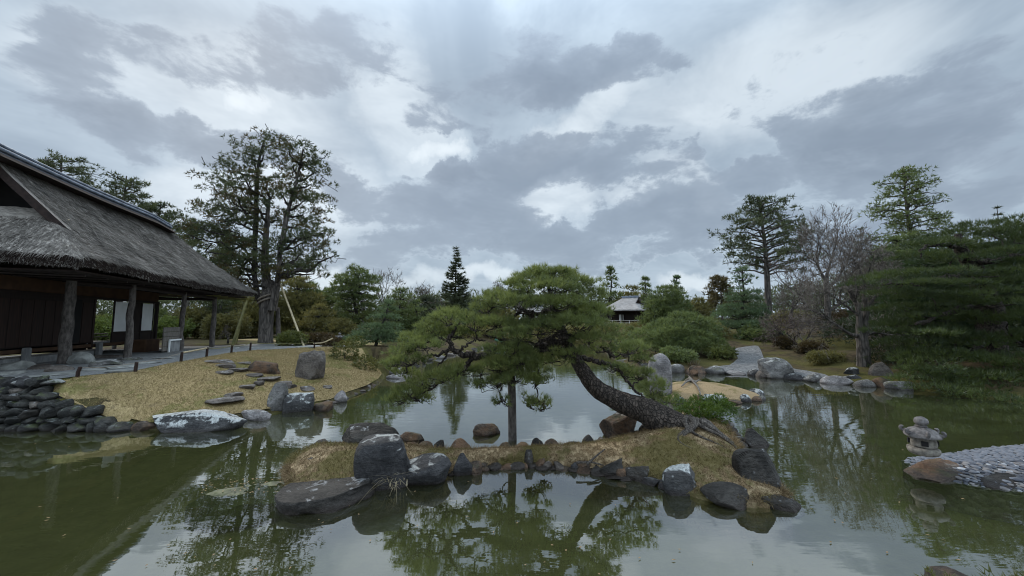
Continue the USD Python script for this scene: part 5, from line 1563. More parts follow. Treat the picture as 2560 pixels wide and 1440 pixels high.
pine('tall broad layered pine with a flat top, left of the far conifer', 892, 668, 72, 37, 'pine_mid', 371, shape='umbrella', low=0.22, levels=8, per=7, density=1.1, pad=(.4, .12))
pine('lower layered pine stepping down to the right of the flat-topped pine', 1000, 722, 62, 36, 'pine_mid', 372, shape='dome', low=0.12, levels=7, per=6, pad=(.42, .13))
pine('blue-green garden pine in front of the layered pines', 972, 752, 82, 24.5, 'pine_blue', 373, shape='cone', low=0.12, levels=6, per=6, pad=(.46, .16), base=-34)
pine('small dark pine at the right edge of the layered pines', 1040, 752, 40, 35, 'pine_mid', 374, shape='dome', low=0.1, levels=5, per=5)
pine('tall dark rounded pine filling the gap right of the bamboo prop', 775, 708, 74, 42, 'pine_mid', 376, low=0.05, levels=8, per=7)
pine('mid-green rounded pine left of the flat-topped layered pine', 826, 722, 56, 42, 'pine_mid', 377, low=0.05, levels=7, per=7)
pine('dark green pine just left of the slender fir', 1065, 738, 56, 44, 'fir', 378, low=0.05, levels=7, per=7)
pine('bushy pine at the far shore right of the slender fir', 1240, 762, 66, 50, 'pine_olive', 379, low=0.05, levels=6, per=7)
pine('bushy pine at the far shore behind the leaning pine crown', 1440, 768, 80, 52, 'pine_mid', 380, low=0.05, levels=6, per=7)
pine('olive pine low down between the giant cedar and the layered pines', 850, 800, 58, 33, 'pine_olive', 375, low=0.08, levels=5, per=6)
fir('slender dark fir with a pointed top in the middle of the far shore', 1140, 618, 58, 56, 'fir', 381, low=0.1, whorls=30, per=8, density=1.3)
fir('stout green fir base beside the slender fir', 1190, 745, 48, 58, 'fir', 382, low=0.05, whorls=16, per=8, density=1.3)
for i, (px, top, hw, d, lab) in enumerate([(965, 668, 62, 62, 'bare grey tree rising behind the flat-topped layered pine'), (1062, 682, 66, 60, 'bare grey tree between the layered pines and the slender fir'), (1232, 690, 50, 64, 'bare pale tree right of the slender fir'), (1295, 686, 48, 66, 'bare tree just left of the leaning pine crown, far behind'), (1465, 698, 36, 66, 'bare tree right of the leaning pine crown, far behind'), (905, 690, 40, 70, 'bare twiggy treetop over the left shoulder of the layered pine')]):
    bare(lab, px, 860, top, hw, d, 'bark_grey', 390 + i, depth=5, trunk_f=0.3, tr=0.22)
bare('dense reddish bare thicket tree below the slender fir', 1085, 860, 735, 45, 50, 'bark_dark', 398, depth=5, trunk_f=0.12, stems=3, spread=.6)
wood('dull green far wood along the back of the garden', 'far_wood', [(x, y, 72 + (i % 3) * 5) for i, (x, y) in enumerate([(700, 745), (760, 740), (820, 745), (880, 740), (940, 735), (1000, 738), (1050, 728), (1100, 735), (1160, 742), (1210, 738), (1260, 728), (1310, 735), (1360, 735), (1420, 732), (1480, 742), (1540, 745), (1600, 752), (1660, 752), (1720, 748), (1780, 745), (1840, 735), (1900, 725), (1960, 715), (2020, 705), (2080, 690), (2140, 680), (2200, 660), (2280, 650), (2360, 640), (2440, 620), (2520, 600), (620, 735), (540, 720), (460, 715), (380, 715), (300, 715), (220, 715), (140, 715), (40, 700), (-80, 690), (2600, 600), (2700, 600)])], 'far_wood', 399, rx=3.4, rz=2.2, density=0.6)
wood('low dark undergrowth along the far shore', 'undergrowth', [(x, y, 42.6 + (i % 2) * 2.5) for i, (x, y) in enumerate([(1010, 838), (1035, 825), (1060, 815), (1100, 810), (1145, 800), (1190, 805), (1235, 810), (1280, 815), (1325, 828), (1370, 812), (1415, 815), (1460, 812), (1505, 820), (1545, 818), (1590, 815), (1630, 812)])], 'pine_olive', 400, rx=1.5, rz=0.7, d_jit=1.0)
# round the pavilion
pine('tiered pine with a narrow crown rising behind the far pavilion', 1526, 665, 40, 66, 'pine_mid', 411, shape='cone', low=0.35, levels=7, per=5, pad=(.44, .11), tr=.22)
pine('pine with a small domed top right of the pavilion roof', 1613, 690, 34, 60, 'pine_mid', 412, shape='cone', low=0.35, levels=6, per=5, pad=(.44, .12), tr=.2)
pine('pine with a pointed layered top, second to the right of the pavilion', 1692, 690, 34, 58, 'pine_blue', 413, shape='cone', low=0.3, levels=7, per=5, pad=(.44, .11), tr=.2)
pine('broad pine directly behind the pavilion roof', 1580, 718, 60, 68, 'pine_olive', 414, low=0.2, levels=6, per=6)
pine('dense layered pine right of the pavilion', 1668, 716, 72, 42, 'pine_mid', 415, low=0.1, levels=8, per=7, pad=(.42, .14))
pine('olive pine between the pavilion pines and the tall open conifer', 1745, 750, 52, 45, 'pine_olive', 416, low=0.1, levels=6, per=6)
pine('wide low clipped pine on the point below the pavilion', 1712, 788, 122, 25, 'pine_mid', 417, shape='dome', low=0.18, levels=6, per=9, pad=(.34, .15), base=-40, density=1.0)
pine('small clipped pine under the pavilion railing', 1575, 818, 40, 30, 'clipped', 418, low=0.1, levels=4, per=5)
shrub('low dark bush at the water edge of the pavilion point', 1800, 905, 76, 42, 22.5, 'clipped', 421, lumps=6)
shrub('dark low shrub below the wide clipped pine', 1690, 912, 90, 40, 21.8, 'pine_mid', 422, lumps=6)
shrub('rounded yellow-green bush beyond the water left of the wide clipped pine', 1568, 892, 70, 40, 27, 'cloudshrub', 423, lumps=1)
# right bank
pine('dark layered pine standing left of the tall open conifer', 1856, 668, 80, 31, 'pine_blue', 431, shape='cone', low=0.2, levels=8, per=6, pad=(.44, .13))
open_conifer('tall open conifer with spreading bare limbs on the right bank', 1896, 490, 128, 40, 'cedar', 432, low=0.4, branches=60, bark='bark_grey', clump=0.085, density=0.9, lean=0.6, tr=.36, prof=([0, .2, .5, .8, 1], [.85, 1.0, .85, .5, .2]))
open_conifer('russet-leaved open conifer low left of the tall open conifer', 1800, 690, 55, 48, 'cedar_brown', 433, low=0.3, branches=28, clump=0.14, density=0.8)
open_conifer('tall young pine with an upswept top above the right-hand pines', 2262, 415, 108, 30, 'pine_mid', 434, low=0.3, branches=64, bark='bark_grey', clump=0.12, prof=([0, .3, .7, .9, 1], [1, .95, .62, .42, .2]))
fir('small upswept fir left of the tall young pine', 2150, 570, 60, 31, 'fir', 435, low=0.2, whorls=12, per=6, rise=0.6, droop=0.0, thin=1.0)
pine('dark pine mass under the tall young pine', 2240, 590, 90, 28, 'pine_mid', 436, low=0.2, levels=8, per=7)
fir('far fir tip showing above the great spreading pine', 2492, 515, 50, 42, 'fir', 437, low=0.5, whorls=9, per=6, rise=0.5, droop=0)
bare('bare tree at the right edge far behind the spreading pine', 2560, 800, 525, 45, 44, 'bark_dark', 438, depth=5)
bare('twiggy bare tree in front of the tall open conifer', 1985, 840, 630, 64, 32, 'bark_dark', 441, depth=5, trunk_f=0.25)
bare('pale bare maple with a rounded head, behind the nearest bare maple', 2065, 870, 632, 70, 27, 'bark_grey', 442, depth=5, trunk_f=0.35, stem_px=[[(2072, 880, 8), (2070, 800, 7), (2068, 740, 6), (2066, 700, 5), (2072, 670, 3), (2080, 645, 2)], [(2066, 705, 4), (2052, 680, 3), (2040, 655, 2)], [(2068, 720, 4), (2092, 700, 3), (2108, 672, 2)], [(2070, 800, 4), (2040, 780, 3), (2010, 770, 2)], [(2070, 780, 4), (2100, 760, 3), (2125, 750, 2)]])
bare('nearest bare maple with a forked grey trunk on the right bank', 2158, 912, 680, 86, 18.5, 'bark_grey', 443, depth=5, trunk_f=0.45, spread=.6, stem_px=[[(2160, 925, 15), (2158, 880, 13), (2155, 850, 12), (2150, 815, 8), (2146, 770, 6), (2128, 740, 4), (2118, 712, 2.5)], [(2156, 850, 10), (2162, 810, 7), (2166, 770, 6), (2160, 735, 5), (2156, 700, 3), (2150, 672, 2)], [(2155, 842, 6), (2125, 835, 4), (2095, 815, 3), (2065, 795, 2)], [(2166, 775, 4), (2185, 745, 3), (2205, 715, 2)], [(2158, 842, 5), (2185, 832, 3), (2215, 836, 2)], [(2148, 790, 4), (2120, 768, 3), (2090, 745, 2)]])
bare('low reddish bare maple spreading over the gravel beach', 2000, 885, 745, 95, 24, 'bark_dark', 444, depth=5, trunk_f=0.12, stems=3, spread=.75, tr=.14)
for i, (px, py, w, h, d, m_, lab, lum) in enumerate([(2060, 920, 80, 36, 20, 'pine_olive', 'low green bush behind the rocks left of the bare maple', 6), (1965, 885, 60, 34, 24, 'russet', 'reddish twiggy bush behind the broad pale boulder', 5), (2020, 900, 70, 38, 22, 'russet', 'reddish bush left of the low green bush', 5), (1905, 862, 110, 40, 29, 'pine_mid', 'dark hedge-like bush at the top of the gravel beach', 7), (2120, 860, 120, 50, 28, 'russet', 'brown thicket behind the bare maple trunk', 7), (2230, 880, 110, 60, 24, 'pine_mid', 'dark bush between the bare maple and the great spreading pine', 7), (1990, 840, 120, 55, 34, 'pine_olive', 'olive thicket in the back of the right bank', 7), (1770, 870, 90, 50, 30, 'pine_olive', 'olive bush behind the wide clipped pine', 6)]):
    shrub(lab, px, py, w, h, d, m_, 450 + i, lumps=lum)
wood('dark thicket behind the great spreading pine', 'dark_thicket', [(x, y, 22 + (i % 3) * 1.5) for i, (x, y) in enumerate([(2230, 760), (2290, 720), (2350, 690), (2420, 680), (2490, 670), (2560, 670), (2640, 680), (2260, 820), (2320, 800), (2400, 780), (2470, 770), (2540, 770), (2610, 780), (2700, 740)])], 'thicket', 460, rx=1.3, rz=.9, d_jit=.8, density=.9)
wood('low dark undergrowth under the great spreading pine', 'undergrowth', [(x, y, 18.5 + (i % 2) * 1.0) for i, (x, y) in enumerate([(2270, 880), (2330, 870), (2390, 880), (2450, 870), (2520, 880), (2590, 880), (2660, 880)])], 'thicket', 461, rx=.9, rz=.6, d_jit=.4)
wood('brush on the slope of the right bank', 'brush', [(x, y, 34 + (i % 3) * 2.0) for i, (x, y) in enumerate([(1760, 835), (1820, 825), (1880, 820), (1940, 812), (2000, 806), (2060, 800), (2120, 800), (2180, 800)])], 'pine_olive', 462, rx=1.4, rz=.7, d_jit=.8)
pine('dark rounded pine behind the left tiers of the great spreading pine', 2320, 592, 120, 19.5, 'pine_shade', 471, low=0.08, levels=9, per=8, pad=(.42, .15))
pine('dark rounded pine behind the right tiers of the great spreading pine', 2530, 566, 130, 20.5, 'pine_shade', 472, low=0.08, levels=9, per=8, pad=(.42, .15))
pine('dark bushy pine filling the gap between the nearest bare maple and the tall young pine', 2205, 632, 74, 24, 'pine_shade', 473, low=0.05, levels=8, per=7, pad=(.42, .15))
# the great spreading pine on the right
rg = np.random.default_rng(505)
DR = 15.5
RP = Thing('spreading_pine', 'great spreading pine with long tiers of needles hanging over the right side of the pond', 'pine tree', (19.5, 17.0, .6))
k = DR / F
trunk2, r0 = px_tube([(2480, 960, 34 * k, 1.6), (2478, 860, 30 * k, 1.6), (2476, 790, 28 * k, 1.6), (2460, 730, 24 * k, 1.5), (2440, 680, 20 * k, 1.3), (2420, 650, 16 * k, 1.0), (2400, 620, 12 * k, .8), (2395, 585, 7 * k, .8)], DR, 40, 12, .04, 9)
RP.part('trunk', trunk2, M['bark_pine'], smooth=60)
lim2 = [[(2440, 680, .20, 1.2), (2400, 690, .16, .8), (2340, 700, .12, .4), (2270, 705, .08, 0), (2210, 712, .04, -.2)], [(2420, 650, .16, 1), (2480, 655, .13, .6), (2540, 640, .10, .3), (2620, 640, .06, 0)], [(2470, 750, .16, 1.4), (2410, 770, .12, .6), (2350, 790, .09, .2), (2290, 810, .05, -.3)], [(2478, 850, .13, 1.5), (2420, 880, .10, .5), (2370, 900, .08, 0), (2320, 930, .05, -.6)], [(2478, 820, .12, 1.5), (2530, 850, .09, .6), (2590, 880, .06, 0)], [(2400, 620, .1, .8), (2350, 610, .08, .6), (2300, 625, .05, .4)], [(2478, 900, .1, 1.5), (2520, 930, .08, .2), (2480, 950, .06, -.8)]]
sk2 = [r0[:, :3]]
for i, l in enumerate(lim2):
    m, s = px_tube(l, DR, None, 7, .05, 60 + i, 0.03)
    RP.part('limb', m, M['bark_pine'], smooth=60)
    sk2.append(s[:, :3])
sk2 = np.vstack(sk2)
tiers = [(2470, 578, 100, 17, 1.2), (2400, 590, 70, 14, 1.0), (2540, 590, 80, 16, 1.0), (2340, 618, 80, 16, .6), (2430, 625, 60, 14, 1.4), (2600, 600, 70, 18, .4), (2300, 645, 56, 14, .4), (2520, 640, 90, 18, .2), (2600, 655, 70, 20, -.2), (2380, 652, 60, 11, .2),
         (2250, 690, 62, 15, .1), (2330, 688, 76, 13, 0), (2200, 700, 34, 10, 0), (2300, 716, 90, 14, -.3), (2390, 712, 60, 12, -.3), (2500, 690, 80, 20, -.2), (2580, 710, 80, 22, -.5), (2470, 735, 60, 20, -.1), (2240, 735, 62, 14, .3), (2330, 745, 80, 16, .2), (2410, 760, 60, 18, .3),
         (2540, 760, 80, 24, -.3), (2600, 790, 70, 30, -.6), (2260, 775, 70, 18, .8), (2340, 790, 80, 20, .8), (2440, 800, 60, 24, .6), (2520, 810, 60, 24, 0), (2240, 815, 60, 20, 1.0), (2310, 830, 80, 22, .6), (2390, 845, 70, 22, .3), (2560, 850, 70, 30, -.3), (2450, 860, 50, 22, -.1), (2280, 862, 66, 22, .4), (2340, 885, 76, 20, 0), (2420, 900, 70, 20, -.4), (2510, 900, 70, 24, -.5),
         (2290, 905, 56, 18, -.2), (2340, 930, 70, 17, -.7), (2420, 940, 80, 18, -1.0), (2500, 945, 80, 20, -1.0), (2580, 930, 70, 26, -1.0), (2370, 958, 56, 11, -1.2), (2460, 968, 64, 11, -1.4), (2540, 970, 60, 14, -1.4), (2600, 985, 50, 14, -1.4), (2300, 942, 40, 12, -.6), (2270, 950, 40, 10, -.9), (2350, 974, 60, 11, -1.7), (2430, 986, 66, 12, -1.9), (2510, 992, 60, 12, -2.0), (2585, 1004, 60, 14, -2.1)]
P2 = px_pads(tiers, DR, rg)
more = []
for c, r, rot in P2:
    for _ in range(3):
        o = np.array([rg.normal() * r[0] * .7, rg.normal() * r[1] * .7, rg.normal() * r[2] * .2])
        more.append((c + o, (r[0] * .45, r[1] * .45, r[2] * .5), rot))
lim3 = []
for c, r, rot in P2:
    near = sk2[np.argmin(((sk2 - (c - (0, 0, .3))) ** 2).sum(1))]
    lim3.append(limb(near, c, 0.05, 0.02, rg, 0.06, 6, 5, .05))
RP.part('branches', join(lim3), M['bark_pine'], kind='stuff')
RP.part('crown', foliage([(c, (r[0], r[1], r[2] * .8), o) for c, r, o in P2 + more], DR, rg, 0.95, n=6, spread=0.4, up=0.8, low=-0.15, size=(0.19, 0.019)), M['pine_right'])

# ------------------------------------------------------------------ small plants near the water
def spiky(name, label, cat, c, n, L, w, mat, seed, spread=0.7, droop=0.3, zf=None):
    rg = np.random.default_rng(seed)
    v, f, kk = [], [], 0
    for i in range(n):
        a = rg.uniform(0, 6.283)
        d0 = np.array([math.cos(a) * spread * rg.random(), math.sin(a) * spread * rg.random(), 1.0])
        p = np.array(c) + rg.normal(size=3) * np.array([.05, .05, 0]) * (1 + 3 * L)
        l = L * rg.uniform(.5, 1.1)
        t = np.linspace(0, 1, 5)[:, None]
        q = p + d0 * l * t + np.array([math.cos(a), math.sin(a), -1.0]) * droop * l * t ** 2 * rg.uniform(.5, 1.5)
        sd = np.array([-math.sin(a), math.cos(a), 0]) * w / 2
        ww = (1 - t * .9)
        a_, b_ = q - sd * ww, q + sd * ww
        v.append(np.vstack([a_, b_]))
        for j in range(4):
            f += [(kk + j, kk + j + 1, kk + 5 + j), (kk + 5 + j, kk + j + 1, kk + 6 + j)]
        kk += 10
    single(name, (np.vstack(v), np.array(f)), mat, label, cat)


q = W(985, 1205, .05)
spiky('grass_tuft', 'dead bleached grass drooping between the two big boulders of the island front', 'grass tuft', (q[0], q[1], .06), 70, .42, .012, M['bamboo'], 1, .8, .8)
q = W(890, 1190, .1)
spiky('grass_tuft', 'small green tuft behind the flat black slab', 'grass tuft', (q[0], q[1], .12), 90, .16, .008, M['clipped'], 2, .9, .4)
q = W(1735, 925, .1)
spiky('grass_tuft', 'orange dry grass sprouting by the red-brown rock behind the islet', 'grass tuft', (q[0], q[1], .2), 120, .55, .02, M['russet'], 3, .5, .3)
rg = np.random.default_rng(606)
bx = W(1748, 1052, .05)
BU = Thing('bush', 'glossy dark green bush behind the leaning pine base at the island edge', 'bush', (bx[0], bx[1], .1))
pads = [(np.array([bx[0] + .15 + a * .5, bx[1] + b * .4, .32 + c * .16]), (.30, .28, .2), 0) for a, b, c in rg.normal(size=(10, 3)).clip(-1.2, 1.2)]
BU.part('stems', join([tube([(bx[0] + .1, bx[1], 0), c], [.03, .01], 5) for c, r, _ in pads]), M['bark_dark'], kind='stuff')
BU.part('foliage', foliage(pads, 9, rg, 0.9, n=5, spread=.8, up=.6, low=-.7, size=(0.075, 0.02)), M['glossy'])
q = at_z(2470, 1440, .1)
BP = Thing('bush', 'sprigs of a reddish leafy plant at the bottom right corner', 'bush', (q[0], q[1] - .15, 0))
pads = [(np.array([q[0] + a * .4, q[1] - .1 + .1 * b, .03 + .04 * c]), (.16, .14, .14), 0) for a, b, c in rg.normal(size=(9, 3)).clip(-1.2, 1.2)]
BP.part('stems', join([tube([(c[0], c[1], -.4), c], [.012, .006], 4) for c, r, _ in pads]), M['bark_dark'], kind='stuff')
BP.part('foliage', foliage(pads, 5, rg, .55, n=4, spread=.7, up=.9, low=-.3, size=(0.07, 0.016)), M['azalea'])
# ------------------------------------------------------------------ lantern, pebbles, fence, pavilion
def lathe(prof, c, seg=24, hexa=0.0):
    """prof: (radius, z) from the bottom up; hexa pulls the section towards a hexagon."""
    a = np.arange(seg) * 2 * np.pi / seg
    hexr = math.cos(math.pi / 6) / np.cos((a + 1e-9) % (math.pi / 3) - math.pi / 6)
    rad = 1 * (1 - hexa) + hexa * hexr
    v = np.vstack([np.c_[np.cos(a) * r * rad, np.sin(a) * r * rad, np.full(seg, z)] for r, z in prof])
    n = len(prof)
    i, j = np.meshgrid(np.arange(n - 1), np.arange(seg), indexing='ij')
    q = np.stack([i * seg + j, i * seg + (j + 1) % seg, (i + 1) * seg + (j + 1) % seg, (i + 1) * seg + j], -1).reshape(-1, 4)
    k = len(v)
    v = np.vstack([v, [0, 0, prof[0][1]], [0, 0, prof[-1][1]]])
    j = np.arange(seg)
    f = np.vstack([q[:, [0, 1, 2]], q[:, [0, 2, 3]], np.stack([np.full(seg, k), (j + 1) % seg, j], 1), np.stack([np.full(seg, k + 1), (n - 1) * seg + j, (n - 1) * seg + (j + 1) % seg], 1)])
    return v + np.asarray(c, float), f


def rough(mesh, amt, sc, seed):
    v, f = arr(mesh)
    n = meshkit.fbm(v * sc, 3, seed) - 0.5
    m = trimesh.Trimesh(v, f, process=False)
    return v + np.asarray(m.vertex_normals) * (n * 2 * amt)[:, None], f


def stone_lantern(label, c, s, full=True):
    """A small garden lantern: platform, fire box with windows, six-cornered cap with curled corners, bud."""
    c = np.asarray(c, float)
    T = Thing('stone_lantern', label, 'stone lantern', c)
    g = lambda pr: [(r * s * .86, z * s) for r, z in pr]
    T.part('platform', rough(lathe(g([(.20, 0), (.28, .03), (.31, .07), (.325, .11), (.315, .15), (.27, .175), (.23, .18)]), c, 36, .35), .008 * s, 9 / s, 1), M['lantern'], smooth=40)
    fb = lathe(g([(.235, .183), (.265, .21), (.272, .27), (.262, .34), (.24, .385)]), c, 36, .5)
    fbp = T.part('fire_box', rough(fb, .005 * s, 9 / s, 2), M['lantern'], smooth=40)
    for a in (-2.25, -2.25 + math.pi / 2, -2.25 - math.pi / 2):
        d = np.array([math.cos(a), math.sin(a), 0])
        T.part('window', box(c + d * .217 * s + (0, 0, .285 * s), (.05 * s, .11 * s, .10 * s), a), M['dark'], parent=fbp)  # solid dark block paints the shade of a window opening
    cap = T.part('cap', rough(lathe(g([(.25, .388), (.36, .40), (.375, .425), (.37, .455), (.32, .505), (.26, .555), (.17, .59), (.13, .605)]), c, 48, .55), .008 * s, 8 / s, 3), M['lantern_cap'], smooth=40)
    for i in range(6):
        a = i * math.pi / 3 + 0.0
        d = np.array([math.cos(a), math.sin(a), 0])
        pts = [c + d * r * s * .86 + (0, 0, z * s) for r, z in ((.30, .50), (.35, .475), (.395, .49), (.41, .53), (.385, .555), (.365, .54))]
        T.part('curl', tube(spline(pts, 14), np.linspace(.035, .03, 14) * s, 8), M['lantern_cap'], smooth=50, parent=cap)
    T.part('bud', rough(lathe(g([(.105, .606), (.115, .625), (.095, .645), (.10, .66), (.135, .69), (.145, .735), (.125, .785), (.075, .82), (.02, .838)]), c, 28), .006 * s, 10 / s, 4), M['lantern_cap'], smooth=40)
    return T


KL = 7.0 / F
lc = at_y(2310, 1137, 6.85)
stone_lantern('squat weathered stone lantern with a six-cornered cap on the rusty rock at the pebble spit', lc, 89 * KL / .838)

# pebbles of the spit
rgp = np.random.default_rng(808)
x0, y0, x1, y1 = SPIT.bounds
pts = []
tries = rgp.uniform((x0, y0), (11.5, y1), (20000, 2))
tries = tries[shapely.contains(SPIT.buffer(-0.03), shapely.points(tries))]
for q in tries:
    if all((q[0] - a[0]) ** 2 + (q[1] - a[1]) ** 2 > a[2] for a in pts[-900:]):
        pts.append((q[0], q[1], rgp.uniform(0.042, 0.095) ** 2))
pts = np.array(pts)
vis = np.abs(pts[:, 0] / pts[:, 1]) < 1.36
order = np.argsort(np.where(vis, 0, 100) + pts[:, 1])
bed = None
rest = []
ball = trimesh.creation.icosphere(subdivisions=1)
for n_, i in enumerate(order):
    x, y, s = pts[i]
    r = math.sqrt(s) * 0.62
    a = rgp.uniform(0, 6.28)
    v = np.array(ball.vertices) * (1 + 0.12 * rgp.normal(size=(len(ball.vertices), 1)))
    v = v * np.array([r * rgp.uniform(.85, 1.3), r * rgp.uniform(.7, 1.0), r * rgp.uniform(.35, .55)])
    ca, sa = math.cos(a), math.sin(a)
    v = v @ np.array([[ca, sa, 0], [-sa, ca, 0], [0, 0, 1]]) + (x, y, spit_z(np.array([[x, y]]))[0] + r * .22)
    if n_ < 300:
        SPT.part('pebble', (v, np.array(ball.faces)), M['pebble%d' % int(rgp.choice(4, p=[.44, .26, .09, .21]))], smooth=True)
    else:
        rest.append((v, np.array(ball.faces)))
if rest:
    SPT.part('pebbles', join(rest), M['pebble1'], kind='stuff', smooth=True)

# low stake fence along the path
FN = Thing('stake_fence', 'low fence of short dark stakes with bamboo rails along the lawn edge', 'fence')
stake = {}
for i, (px, y0_, y1_) in enumerate([(193, 918, 944), (338, 906, 930), (452, 881, 906), (516, 869, 893), (578, 864, 884), (625, 857, 878), (785, 856, 872)]):
    p = hit(px, y1_)
    h = (y1_ - y0_) / F * p[1]
    stake[i] = (p, h)
    FN.part('stake', tube([p - (0, 0, .1), p + (0.01, 0, h * .5), p + (0.02 if i else .06, 0, h)], [.045, .042, .04], 8), M['wood_red'], smooth=50)
for a, b, r, m_ in ((2, 3, .03, 'bamboo'), (4, 5, .012, 'bamboo_green'), (3, 4, .012, 'bamboo_green'), (5, 6, .012, 'bamboo_green'), (0, 1, .008, 'rope'), (1, 2, .008, 'rope')):
    p, q = stake[a][0] + (0, 0, stake[a][1] * .93), stake[b][0] + (0, 0, stake[b][1] * .93)
    mid = (p + q) / 2 - (0, 0, 0.0 if m_ == 'bamboo' else .05)
    FN.part('rail', tube(spline([p, mid, q], 10), r, 7), M[m_], smooth=50)
p, h = stake[6]
FN.part('rail', tube(spline([p + (-.05, 0, h * .8), p + (.5, 0, h * .95), p + (1.0, .1, h * 1.6)], 10), .035, 7), M['bamboo'], smooth=50)

# ---------------------------------------------------------------- pavilion across the pond
def pavilion(label, px, base_y, d, half, ang, wall_h=2.1, roof_h=1.95, rail=True, name='garden_pavilion'):
    k = d / F
    p = at_y(px, base_y, d)
    T = Thing(name, label, 'pavilion', p)
    ca, sa = math.cos(ang), math.sin(ang)
    R = np.array([[ca, sa, 0], [-sa, ca, 0], [0, 0, 1]])

    def loc(v):
        return np.asarray(v, float) @ R + p

    def b(c, s):
        return box(loc([c])[0], s, ang, 0.01)
    e, z0 = half * 1.32, wall_h + .55
    # roof: hipped below, gabled above, as one thick shell
    x0, x1 = -half * .35, half * .62
    g = half * .42                                           # half width of the gable
    zg, zr = z0 + roof_h * .52, z0 + roof_h
    v = [(-e, -e, z0), (e, -e, z0), (e, e, z0), (-e, e, z0), (x0, 0, zr), (x1, 0, zr), (x1, -g * 1.25, zg), (x1, g * 1.25, zg), (x1 + .25, -g * 1.3, zg - .05), (x1 + .25, g * 1.3, zg - .05), (x1 + .25, 0, zr)]
    f = [(0, 1, 8), (0, 8, 10), (0, 10, 4), (3, 0, 4), (2, 3, 4), (2, 4, 10), (2, 10, 9), (1, 2, 9), (1, 9, 8)]
    vv = loc(v)
    m1 = trimesh.Trimesh(vv, f, process=False)
    low = vv - (0, 0, .16)
    nf = np.array(f)
    sk = []
    for a_, b_ in ((0, 1), (1, 2), (2, 3), (3, 0), (8, 9)):
        sk += [(a_, a_ + 11, b_), (b_, a_ + 11, b_ + 11)]
    rp = T.part('roof', (np.vstack([vv, low]), np.vstack([nf, nf[:, ::-1] + 11, sk])), M['shingle'])
    T.part('gable', (loc([(x1 + .1, -g * 1.0, zg), (x1 + .1, g * 1.0, zg), (x1 + .1, 0, zr - .22), (x1, -g, zg), (x1, g, zg), (x1, 0, zr - .22)]), np.array([(0, 1, 2), (3, 5, 4), (0, 3, 1), (1, 3, 4), (1, 4, 2), (2, 4, 5), (2, 5, 0), (0, 5, 3)])), M['wood_red'], parent=rp)
    T.part('ridge_tiles', b((x0 * .5 + x1 * .5 + .1, 0, zr + .1), (x1 - x0 + .5, .32, .3)), M['ridge'], parent=rp)
    T.part('ridge_end', b((x1 + .42, 0, zr + .25), (.12, .42, .5)), M['rail'], parent=rp)
    T.part('eave_board', b((0, 0, z0 - .22), (2 * e * .97, 2 * e * .97, .12)), M['wood_red'])
    T.part('wall', b((0, 0, .45 + wall_h / 2), (2 * half * .8, 2 * half * .8, wall_h)), M['wood_dark'])
    for sx, sy in ((-1, -1), (1, -1), (1, 1), (-1, 1), (0, -1), (1, 0)):
        T.part('post', b((sx * half * .97, sy * half * .97, .2 + wall_h / 2), (.16, .16, wall_h + .6)), M['wood_dark'])
    w = T.part('window', b((-half * .12, -half * .82, 1.45), (.75, .06, .95)), M['paper'])
    for dx in (-.4, .4):
        T.part('frame', b((-half * .12 + dx, -half * .83, 1.45), (.06, .07, 1.05)), M['wood_dark'], parent=w)
    T.part('door', b((half * .82, half * .1, 1.35), (.05, .9, 1.7)), M['wood_clay'])
    T.part('deck', b((0, 0, .32), (2 * half * 1.18, 2 * half * 1.18, .14)), M['wood_grey'])
    T.part('base', b((0, 0, -.2), (2 * half * .95, 2 * half * .95, .9)), M['wood_dark'])
    if rail:
        q = half * 1.15
        for sy in (0, 1):
            for zz in (.68, 1.0):
                c = (0, -q, zz) if sy == 0 else (q, 0, zz)
                s = (2 * q, .07, .07) if sy == 0 else (.07, 2 * q, .07)
                T.part('rail', b(c, s), M['rail'])
            for t in np.linspace(-1, 1, 5)[: 5 - sy]:
                c = (t * q, -q, .72) if sy == 0 else (q, -t * q, .72)
                T.part('baluster', b((c[0] + .001, c[1] + .002, c[2]), (.09, .09, .75)), M['rail'])
    return T


pavilion('far wooden pavilion with a gabled shingle roof and pale railing', 1572, 818, 60.0, 2.35, -0.72)
pavilion('smaller far pavilion glimpsed through the branches of the leaning pine', 1338, 812, 66.0, 1.7, 0.25, 1.6, 1.0, rail=False)
hp = at_y(826, 800, 60)
HT = Thing('thatched_hut', 'little thatched hut half hidden among the far trees on the left', 'hut', hp)
HT.part('roof', lathe([(1.9, 1.2), (1.95, 1.35), (1.2, 2.1), (.5, 2.75), (.1, 2.95)], hp, 16), M['thatch'])
for sx, sy in ((-1, -1), (1, -1), (1, 1), (-1, 1)):
    HT.part('post', tube([hp + (sx * 1.2, sy * 1.2, -.3), hp + (sx * 1.2, sy * 1.2, 1.4)], .08, 6), M['wood_dark'])
fl = at_y(848, 866, 24)
stone_lantern('tiny far stone lantern behind the red-brown bush', (fl[0], fl[1], gz(fl[0], 24) + .25), .7)
# boat shaped cover on the far shore
tb = at_y(1250, 862, 41.2)
cm = trimesh.creation.icosphere(subdivisions=3)
cv = np.array(cm.vertices)
cv = np.sign(cv) * np.abs(cv) ** .7 * np.array([.62, .4, .42])
cv += 0.04 * (meshkit.fbm(cv * 5, 3, 2) - .5)[:, None]
CV = Thing('covered_heap', 'small teal cover on the far shore seen through the leaning pine', 'cover', (tb[0], 41.2, .2))
CV.part('cover', (cv + (tb[0], 41.2, .42), np.array(cm.faces)), M['teal'], smooth=True)
CV.part('board', box((tb[0], 41.2, .12), (1.5, .9, .1), .2, .02), M['wood_grey'])
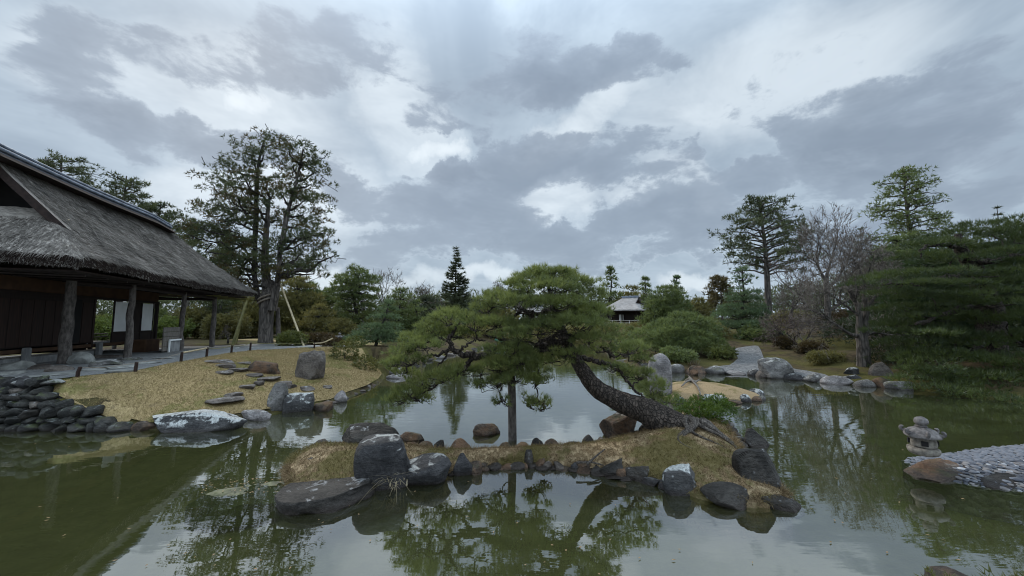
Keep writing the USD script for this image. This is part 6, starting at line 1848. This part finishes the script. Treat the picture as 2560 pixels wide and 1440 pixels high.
# bleached driftwood roots on the islet
DW = Thing('driftwood', 'bleached forked driftwood root lying on the sandy islet', 'driftwood', (7.1, 13.6, .4))
for i, pp in enumerate([[(1712, 938), (1724, 946), (1732, 954), (1745, 965), (1752, 972)], [(1728, 950), (1716, 956), (1704, 960)], [(1722, 945), (1738, 940), (1752, 944)], [(1724, 946), (1730, 938), (1722, 934)], [(1736, 957), (1748, 955)]]):
    rows = []
    for j, (a, b_) in enumerate(pp):
        p = at_z(a, b_, .42)
        p[2] = islet_z(p[None, :2])[0] + .05 + .05 * (j % 2)
        rows.append(p)
    DW.part('root', tube(spline(np.array(rows), 14), np.linspace(.055, .02, 14), 6, wob=.1, seed=i), M['wood_grey'], smooth=50)
# mossy shelf awash beside the island
shelf = Polygon([W(476, 1243), W(545, 1216), W(630, 1202), W(735, 1186), W(800, 1180), W(775, 1206), W(705, 1222), W(640, 1236), W(560, 1250)]).buffer(.05)
def shelf_z(xy):
    xy = np.asarray(xy, float)
    dd = shapely.distance(shelf.exterior, shapely.points(xy))
    return -0.12 + 0.15 * (1 - np.exp(-dd / .10)) + 0.13 * (meshkit.fbm(np.c_[xy * 3.5, np.zeros(len(xy))], 4, 31) - .5)
single('mossy_shelf', patch(shelf, shelf_z, .04, 0, -.4), M['moss_wet'], 'long mossy rock shelf awash in the water left of the island', 'rock', smooth=50)
rgl = np.random.default_rng(909)
lv, n_ = [], 0
c_ = [at_z(x, y, 0.012) for x, y in zip(rgl.uniform(40, 2500, 80), 1090 + 345 * rgl.random(80) ** .7)]
c_ += [at_z(rgl.uniform(500, 770), rgl.uniform(1196, 1232), .035) for _ in range(110)]
for c in c_:
    a = rgl.uniform(0, 6.28)
    s = rgl.uniform(.012, .027)
    q = np.array([(1, 0), (.2, .4), (-1, 0), (.1, -.45)]) * s
    q = q @ np.array([[math.cos(a), math.sin(a)], [-math.sin(a), math.cos(a)]])
    lv.append((np.c_[q + c[:2], np.full(4, c[2]) + rgl.uniform(0, .006, 4)], np.array([(0, 1, 2), (0, 2, 3)])))
single('fallen_leaves', join(lv), M['dead_leaf'], kind='stuff')
# twigs and sticks lying on the island
for i, (a, b_, lab) in enumerate([((1468, 1135), (1512, 1112), 'dead stick lying on the island grass, steeper one'), ((1440, 1132), (1508, 1130), 'dead stick lying level on the island grass')]):
    p, q = at_z(*a, .33), at_z(*b_, .33)
    for w in (p, q):
        w[2] = island_z(w[None, :2])[0] + .03
    single('stick', tube(spline([p, (p + q) / 2 + (0.03, 0, .03), q], 9), np.linspace(.022, .010, 9), 6, wob=.1), M['root'], lab, 'stick')
